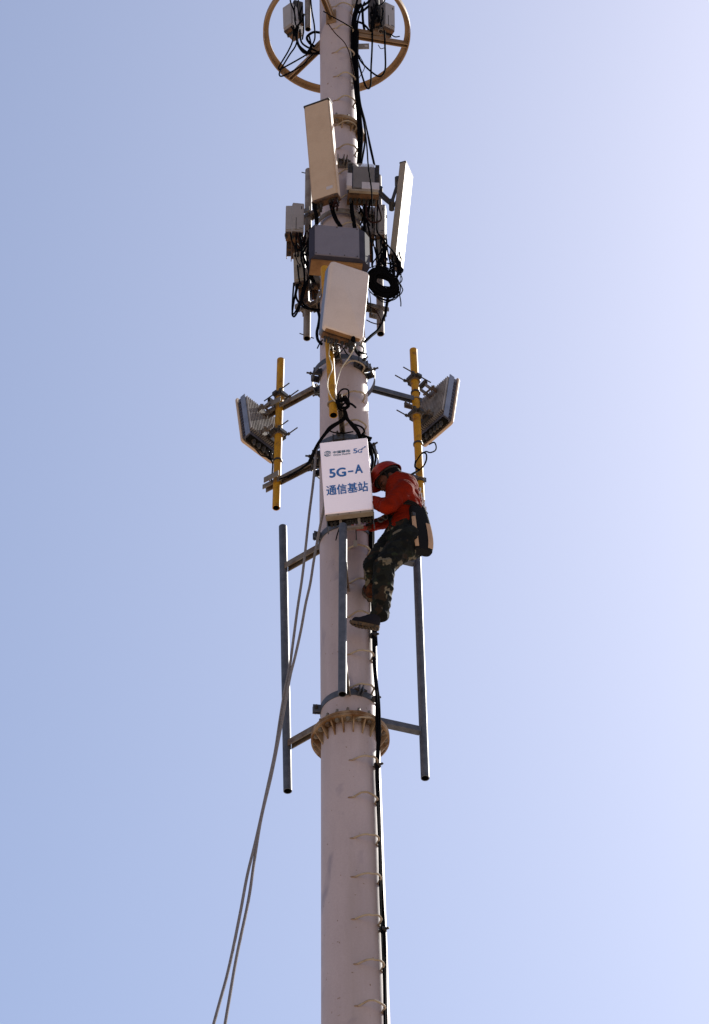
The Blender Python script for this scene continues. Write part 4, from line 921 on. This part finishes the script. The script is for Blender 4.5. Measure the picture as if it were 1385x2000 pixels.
def hand(bm, wrist, fdir, palm_n, curl, sgn, s=1.0):
    """palm with four bent fingers and a thumb; fdir towards the fingers, palm_n out of the palm"""
    fdir = fdir.normalized(); palm_n = (palm_n - fdir * palm_n.dot(fdir)).normalized(); sd_ = fdir.cross(palm_n) * sgn
    capsule(bm, wrist, wrist + fdir * .03 * s, .024 * s, .027 * s, .75, palm_n)
    for k in range(4): q = wrist + fdir * .02 * s + sd_ * (k - 1.5) * .014 * s; capsule(bm, q, q + fdir * .062 * s, .013 * s, .012 * s)
    for k, ln in enumerate((.066, .078, .072, .055)):
        p = wrist + fdir * .082 * s + sd_ * (k - 1.5) * .0205 * s; d = fdir.copy()
        for g, f_ in enumerate((.45, .32, .23)):
            c_ = curl * (1 + .12 * k) * (.8 if g == 0 else 1.0); d = (d * math.cos(c_) + palm_n * math.sin(c_)).normalized()
            q = p + d * ln * f_ * 1.25 * s; capsule(bm, p, q, (.0098 - .0008 * g) * s, (.0092 - .0008 * g) * s, n=10); p = q
    tb = wrist + fdir * .025 * s - sd_ * .026 * s; t1 = tb + (-sd_ * .65 + fdir * .6 + palm_n * .45).normalized() * .036 * s; t2 = t1 + (fdir * .75 + palm_n * .75 + sd_ * .1).normalized() * .032 * s
    capsule(bm, tb, t1, .014 * s, .011 * s); capsule(bm, t1, t2, .011 * s, .009 * s, n=10)
nd = (J['nwr'] - J['nel']).normalized(); fd = (J['fwr'] - J['fel']).normalized(); fd2 = (Vector((-1, .12, .12))).normalized()
hand(bm, J['nwr'], (nd + Vector((-.3, .2, 0))), Vector((.1, .95, .2)), .45, 1)
fuse('body', bm, 'skin', worker, .0062, 2)
bm = bmesh.new(); hand(bm, J['fwr'] + fd2 * .004, fd2, Vector((0, -.3, .95)), .62, 1, 1.10); gl_ = fuse('glove', bm, 'glove', worker, .0058, 1, .0015, 40)
# eyes
for s in (-1, 1):
    b = bmesh.new(); ellip(b, fc - hu * .008 + hf * .083 + hl * s * .033, hf, hl, hu, .012, .013, .010, 12); obj('eye', b, 'hair', worker, smooth=True)
# hair under the helmet
b = bmesh.new(); ellip(b, fc + hu * .032 - hf * .014, hf, hl, hu, .102, .084, .098); ellip(b, fc - hu * .02 - hf * .05, hf, hl, hu, .062, .070, .062)
for v in list(b.verts):
    q = v.co - fc
    if q.dot(hf) > .045 and q.dot(hu) < .03: v.co -= hf * .05
obj('hair', b, 'hair', worker, smooth=True)
# helmet
b = bmesh.new(); n = 40; K = 12; rows = []
for side_r, inner in ((1.0, 0), (.965, 1)):
    L = []
    for k in range(K + 1):
        a = math.pi / 2 * k / K
        fl_ = 1.0 + (.06 if k == 0 else 0)
        L.append([b.verts.new(hc + hf * (.134 * side_r * fl_ * math.cos(a) * math.cos(2 * math.pi * q / n)) + hl * (.108 * side_r * fl_ * math.cos(a) * math.sin(2 * math.pi * q / n)) + hu * (.002 + .122 * side_r * math.sin(a) ** .92 - (.012 if k == 0 else 0) + (0 if not inner else -.001))) for q in range(n)] if k < K else [b.verts.new(hc + hu * .124 * side_r)])
    for k in range(K):
        A, B = L[k], L[k + 1]
        for q in range(n):
            if k < K - 1: b.faces.new((A[q], A[(q + 1) % n], B[(q + 1) % n], B[q]))
            else: b.faces.new((A[q], A[(q + 1) % n], B[0]))
    rows.append(L[0])
for q in range(n): b.faces.new((rows[0][q], rows[0][(q + 1) % n], rows[1][(q + 1) % n], rows[1][q]))
hm = obj('helmet', b, 'helmet', worker, smooth=True)
b = bmesh.new(); A = []; B = []                        # visor
for i in range(17):
    a = R(-62 + 124 * i / 16); r0_ = Vector((.128 * math.cos(a), .104 * math.sin(a))); ext = .058 * math.cos(a / R(62) * math.pi / 2) ** .6 if abs(a) < R(61.9) else 0
    ps = [hc + hf * r0_.x + hl * r0_.y - hu * .004, hc + hf * (r0_.x + ext) + hl * r0_.y * (1 + ext * .6) - hu * (.014 + ext * .25)]
    A.append([b.verts.new(ps[0]), b.verts.new(ps[1])]); B.append([b.verts.new(ps[0] - hu * .006), b.verts.new(ps[1] - hu * .006)])
for i in range(16):
    b.faces.new((A[i][0], A[i][1], A[i + 1][1], A[i + 1][0])); b.faces.new((B[i][0], B[i + 1][0], B[i + 1][1], B[i][1])); b.faces.new((A[i][1], B[i][1], B[i + 1][1], A[i + 1][1])); b.faces.new((A[i][0], A[i + 1][0], B[i + 1][0], B[i][0]))
obj('visor', b, 'helmet', hm, smooth=True)
b = bmesh.new()                                        # headband and chin strap
tube(b, [hc + hf * .108 * math.cos(R(a)) + hl * .09 * math.sin(R(a)) - hu * .008 for a in range(0, 361, 20)], .012, 8, 2); o = obj('headband', b, 'helmet_in', hm, smooth=True)
b = bmesh.new()
for s in (-1, 1): tube(b, [hc + hl * s * .098 + hf * .02, fc + hl * s * .078 - hu * .03 + hf * .03, fc - hu * .105 + hf * .045], .0055, 6)
tube(b, [hc - hf * .115, hc - hf * .105 - hu * .05, hc - hf * .08 - hu * .062], .010, 6); obj('chin_strap', b, 'belt', hm, smooth=True)
# jacket
bm = bmesh.new()
capsule(bm, J['upchest'] + Vector((.012, 0, .0)), J['chest'] + Vector((.01, 0, -.02)), .128, .138, 1.22, lf); capsule(bm, J['chest'] + Vector((.01, 0, 0)), J['waist'] + Vector((.012, 0, 0)), .138, .126, 1.16, lf)
capsule(bm, J['waist'] + Vector((.01, 0, 0)), W(791, 1030, -.52), .120, .118, 1.12, lf)
capsule(bm, J['neck'] + Vector((.0, 0, -.005)), J['upchest'], .072, .12)
ellip(bm, W(800, 955, -.50), Vector((1, 0, 0)), Vector((0, 1, 0)), Zu, .07, .13, .09)
for a, e, w_, rw in (('nsh', 'nel', 'nwr', .048), ('fsh', 'fel', 'fwr', .040)):
    capsule(bm, J[a], J[e], .082, .066); capsule(bm, J[e], J[e].lerp(J[w_], .86), .064, rw)
    capsule(bm, J['upchest'], J[a], .10, .082)
jk = fuse('jacket', bm, 'jacket', worker, .0105, 5, .0075, 10)
b = bmesh.new(); q0 = J['fel'].lerp(J['fwr'], .72); cyl(b, q0, J['fel'].lerp(J['fwr'], .90), .046, 20, .042); obj('cuff', b, 'jacket_cuff', jk, smooth=True)
b = bmesh.new(); q0 = J['nel'].lerp(J['nwr'], .76); cyl(b, q0, J['nel'].lerp(J['nwr'], .90), .052, 20, .050); obj('cuff', b, 'jacket_cuff', jk, smooth=True)
b = bmesh.new(); nc = J['neck'] + Vector((0, 0, .005)); tube(b, [nc + Vector((.070 * math.cos(R(a)), .070 * math.sin(R(a)), -.01 - .02 * math.cos(R(a)) * -1)) for a in range(0, 361, 20)], .020, 8, 2); obj('collar', b, 'jacket', jk, smooth=True)
# white lettering strip down the back of the jacket
b = bmesh.new()
for i in range(5):
    q = J['upchest'].lerp(J['waist'], .1 + i * .17) + Vector((.146 + .004 * i, .01, 0)); box(b, (0, 0, 0), (.012, .075 - .012 * (i % 2), .034), Matrix.Translation(q) @ Matrix.Rotation(R(10), 4, 'Z'))
obj('back_patch', b, 'reflective', jk)
# trousers
bm = bmesh.new()
capsule(bm, W(790, 1022, -.51), J['pelvis'], .118, .135, 1.08, lf); capsule(bm, J['pelvis'], W(801, 1065, -.52), .122, .112, 1.1, lf)
capsule(bm, J['nhip'], J['nkn'], .112, .086); capsule(bm, J['nkn'], J['nkn'].lerp(J['nan'], .5) + Vector((.006, 0, 0)), .084, .080); capsule(bm, J['nkn'].lerp(J['nan'], .45) + Vector((.008, 0, 0)), J['nan'] + Vector((.010, 0, .03)), .080, .066)
capsule(bm, J['fhip'], J['fkn'], .108, .080); capsule(bm, J['fkn'], J['fan'] + Vector((.01, 0, .03)), .076, .056)
capsule(bm, W(797, 1071, -.55), W(775, 1088, -.57), .082, .076)
ellip(bm, J['nan'] + Vector((.004, 0, -.004)), Vector((1, 0, 0)), Vector((0, 1, 0)), Zu, .076, .076, .045)
fuse('trousers', bm, 'camo', worker, .0105, 4, .011, 11)
# shoes
def shoe(heel, toe, up, m_up='shoe', m_sole='sole', s=1.0):
    f = (toe - heel).normalized(); up = (up - f * up.dot(f)).normalized(); l = up.cross(f); L = (toe - heel).length
    b = bmesh.new(); capsule(b, heel + f * .045 + up * .035, toe - f * .050 + up * .022, .042 * s, .036 * s, 1.12, l); capsule(b, heel + f * .045 + up * .035, heel + f * .055 + up * .075, .042 * s, .044 * s); capsule(b, heel + f * .06 + up * .075, toe - f * .09 + up * .03, .036, .034, 1.1, l)
    sh = fuse('shoe', b, m_up, worker, .008, 3, .002, 30)
    b = bmesh.new(); n_ = 28; pr = []
    for q in range(n_):
        a = 2 * math.pi * q / n_; t = (math.cos(a) + 1) / 2; wd = .038 + .012 * math.sin(t * math.pi * .9) + (.004 if t > .5 else 0); pr.append((L * t, wd * math.sin(a) / max(.35, abs(math.sin(a)) ** .5)))
    A = [b.verts.new(heel + f * x + l * y + up * (.012 + (.018 * max(0, x / L - .75) * 4 * .5))) for x, y in pr]; B = [b.verts.new(heel + f * x + l * y + up * (-.014 + (.018 * max(0, x / L - .75) * 4))) for x, y in pr]
    b.faces.new(A); b.faces.new(B[::-1])
    for q in range(n_): b.faces.new((A[q], B[q], B[(q + 1) % n_], A[(q + 1) % n_]))
    for i in range(9):
        x = L * (.08 + .84 * i / 8); box(b, (0, 0, 0), (.014, .07, .010), Matrix.Translation(heel + f * x - up * .016 + up * .018 * max(0, x / L - .75) * 4) @ Matrix((f, l, up)).transposed().to_4x4())
    obj('sole', b, m_sole, sh); return sh
shoe(W(741, 1226, -.37), W(683, 1217, -.33), Vector((.25, -.55, 1)))
shoe(W(728, 1172, -.29), W(716, 1150, -.16), Vector((-.1, -.2, 1)), 'shoe_brown', 'sole')
# belt
def loopband(name, c, rx, ry, rot, m, parent, hgt=.018, tiltv=None, rr=.008):
    b = bmesh.new(); P = []
    for i in range(25):
        a = 2 * math.pi * i / 24; p = fw * rx * math.cos(a) + lf * ry * math.sin(a)
        P.append(c + p + Vector((0, 0, (tiltv or 0) * math.cos(a))))
    for dz in (-.5, 0, .5): tube(b, [p + Vector((0, 0, dz * hgt * 1.2)) for p in P], rr, 6, 2)
    return obj(name, b, m, parent, smooth=True)
blt = loopband('belt', W(790, 1008, -.52) + Vector((.012, 0, 0)), .136, .158, 0, 'belt', worker, .03)
b = bmesh.new(); q = W(808, 1005, -.66); box(b, (0, 0, 0), (.035, .02, .045), Matrix.Translation(q) @ Matrix.Rotation(R(30), 4, 'Z'), bevel=.004); obj('buckle', b, 'dark_metal', blt)
loopband('harness_strap', W(795, 1060, -.54), .13, .13, 0, 'belt', worker, .03, -.03)
# lanyard from the belt to the rung
lany = cable('dark safety lanyard running from the worker\'s belt toward his gloved hand', [(757, 1006, -.60), (750, 1014, -.60), (744, 1018, -.58), (738, 1016, -.55), (730, 1020, -.52), (716, 1026, -.46)], .010, 'belt', 'safety_lanyard', None, 'lanyard')
b = bmesh.new(); P = [W(744 + 5 * math.cos(a), 1015 + 4.5 * math.sin(a), -.60) for a in [2 * math.pi * i / 12 for i in range(13)]]; tube(b, P, .006, 6, 2)
P = [W(753 + 3.5 * math.cos(a), 1010 + 5 * math.sin(a), -.61) for a in [2 * math.pi * i / 12 for i in range(13)]]; tube(b, P, .005, 6, 2); obj('carabiner', b, 'dark_metal', lany, smooth=True)
# tool in the gloved hand
b = bmesh.new(); q = W(707, 1021, -.47); capsule(b, q + Vector((-.045, 0, .0)), q + Vector((.03, 0, .0)), .026, .022); box(b, (0, 0, 0), (.03, .04, .05), Matrix.Translation(q + Vector((-.055, 0, .02))), bevel=.006)
tl = fuse('hand_tool', b, 'tool', None, .006, 1); tag(tl, 'small purplish metal tool held in the worker\'s gloved hand', 'tool')
# ------------------------------------------------------------------ tool bag on his back
M, h = frame((824, 998), (833, 1070), -.66, -.60, 28); h = .42
bag = thing('tool_bag', 'black shoulder bag with pale tan stripes hanging behind the worker\'s hip', 'bag', M)
bw, bd = .20, .13
def bagshape(grow=0.0):
    b = lbm(); K = 10; n = 28; L = []
    for k in range(K + 1):
        t = k / K; z = h * t; wv = bw / 2 * (1.0 - .30 * t ** 2.2) * (1 - .22 * (1 - t) ** 6) + grow; dv = bd / 2 * (1.06 - .5 * t ** 2) * (1 - .35 * (1 - t) ** 6) + grow
        L.append([b.verts.new((wv * math.copysign(abs(math.cos(a)) ** .55, math.cos(a)), bd / 2 + dv * math.copysign(abs(math.sin(a)) ** .55, math.sin(a)), z)) for a in [2 * math.pi * q / n for q in range(n)]])
    for A, B in zip(L, L[1:]):
        for q in range(n): b.faces.new((A[q], A[(q + 1) % n], B[(q + 1) % n], B[q]))
    b.faces.new(L[0][::-1]); b.faces.new(L[-1]); return b
part('bag_body', bagshape(), 'bag_black', bag, True)
def stripe(a0, a1, z0, z1):
    b = lbm(); K = 12; n = 6; G = []
    for k in range(K + 1):
        t = z0 + (z1 - z0) * k / K; z = h * t; wv = bw / 2 * (1.0 - .30 * t ** 2.2) * (1 - .22 * (1 - t) ** 6) + .003; dv = bd / 2 * (1.06 - .5 * t ** 2) * (1 - .35 * (1 - t) ** 6) + .003
        row = []
        for j in range(n + 1):
            a = R(a0 + (a1 - a0) * j / n); row.append(b.verts.new((wv * math.copysign(abs(math.cos(a)) ** .55, math.cos(a)), bd / 2 + dv * math.copysign(abs(math.sin(a)) ** .55, math.sin(a)), z)))
        G.append(row)
    for A, B in zip(G, G[1:]):
        for j in range(n): b.faces.new((A[j], A[j + 1], B[j + 1], B[j]))
    r_ = bmesh.ops.extrude_face_region(b, geom=list(b.faces)); bmesh.ops.translate(b, vec=(0, .002, 0), verts=[g for g in r_['geom'] if isinstance(g, bmesh.types.BMVert)])
    part('stripe', b, 'bag_tan', bag, True)
stripe(-150, -116, .04, .72); stripe(-84, -48, .04, .60)
b = bmesh.new(); tube(b, [W(807, 948, -.60), W(815, 962, -.58), W(818, 980, -.56), W(820, 996, -.54)], .014, 8); tube(b, [W(807, 948, -.60), W(796, 944, -.52), W(790, 948, -.42)], .012, 8); tube(b, [W(818, 984, -.56), W(826, 992, -.52), W(834, 1004, -.50)], .011, 8); obj('shoulder_strap', b, 'bag_black', bag, smooth=True)
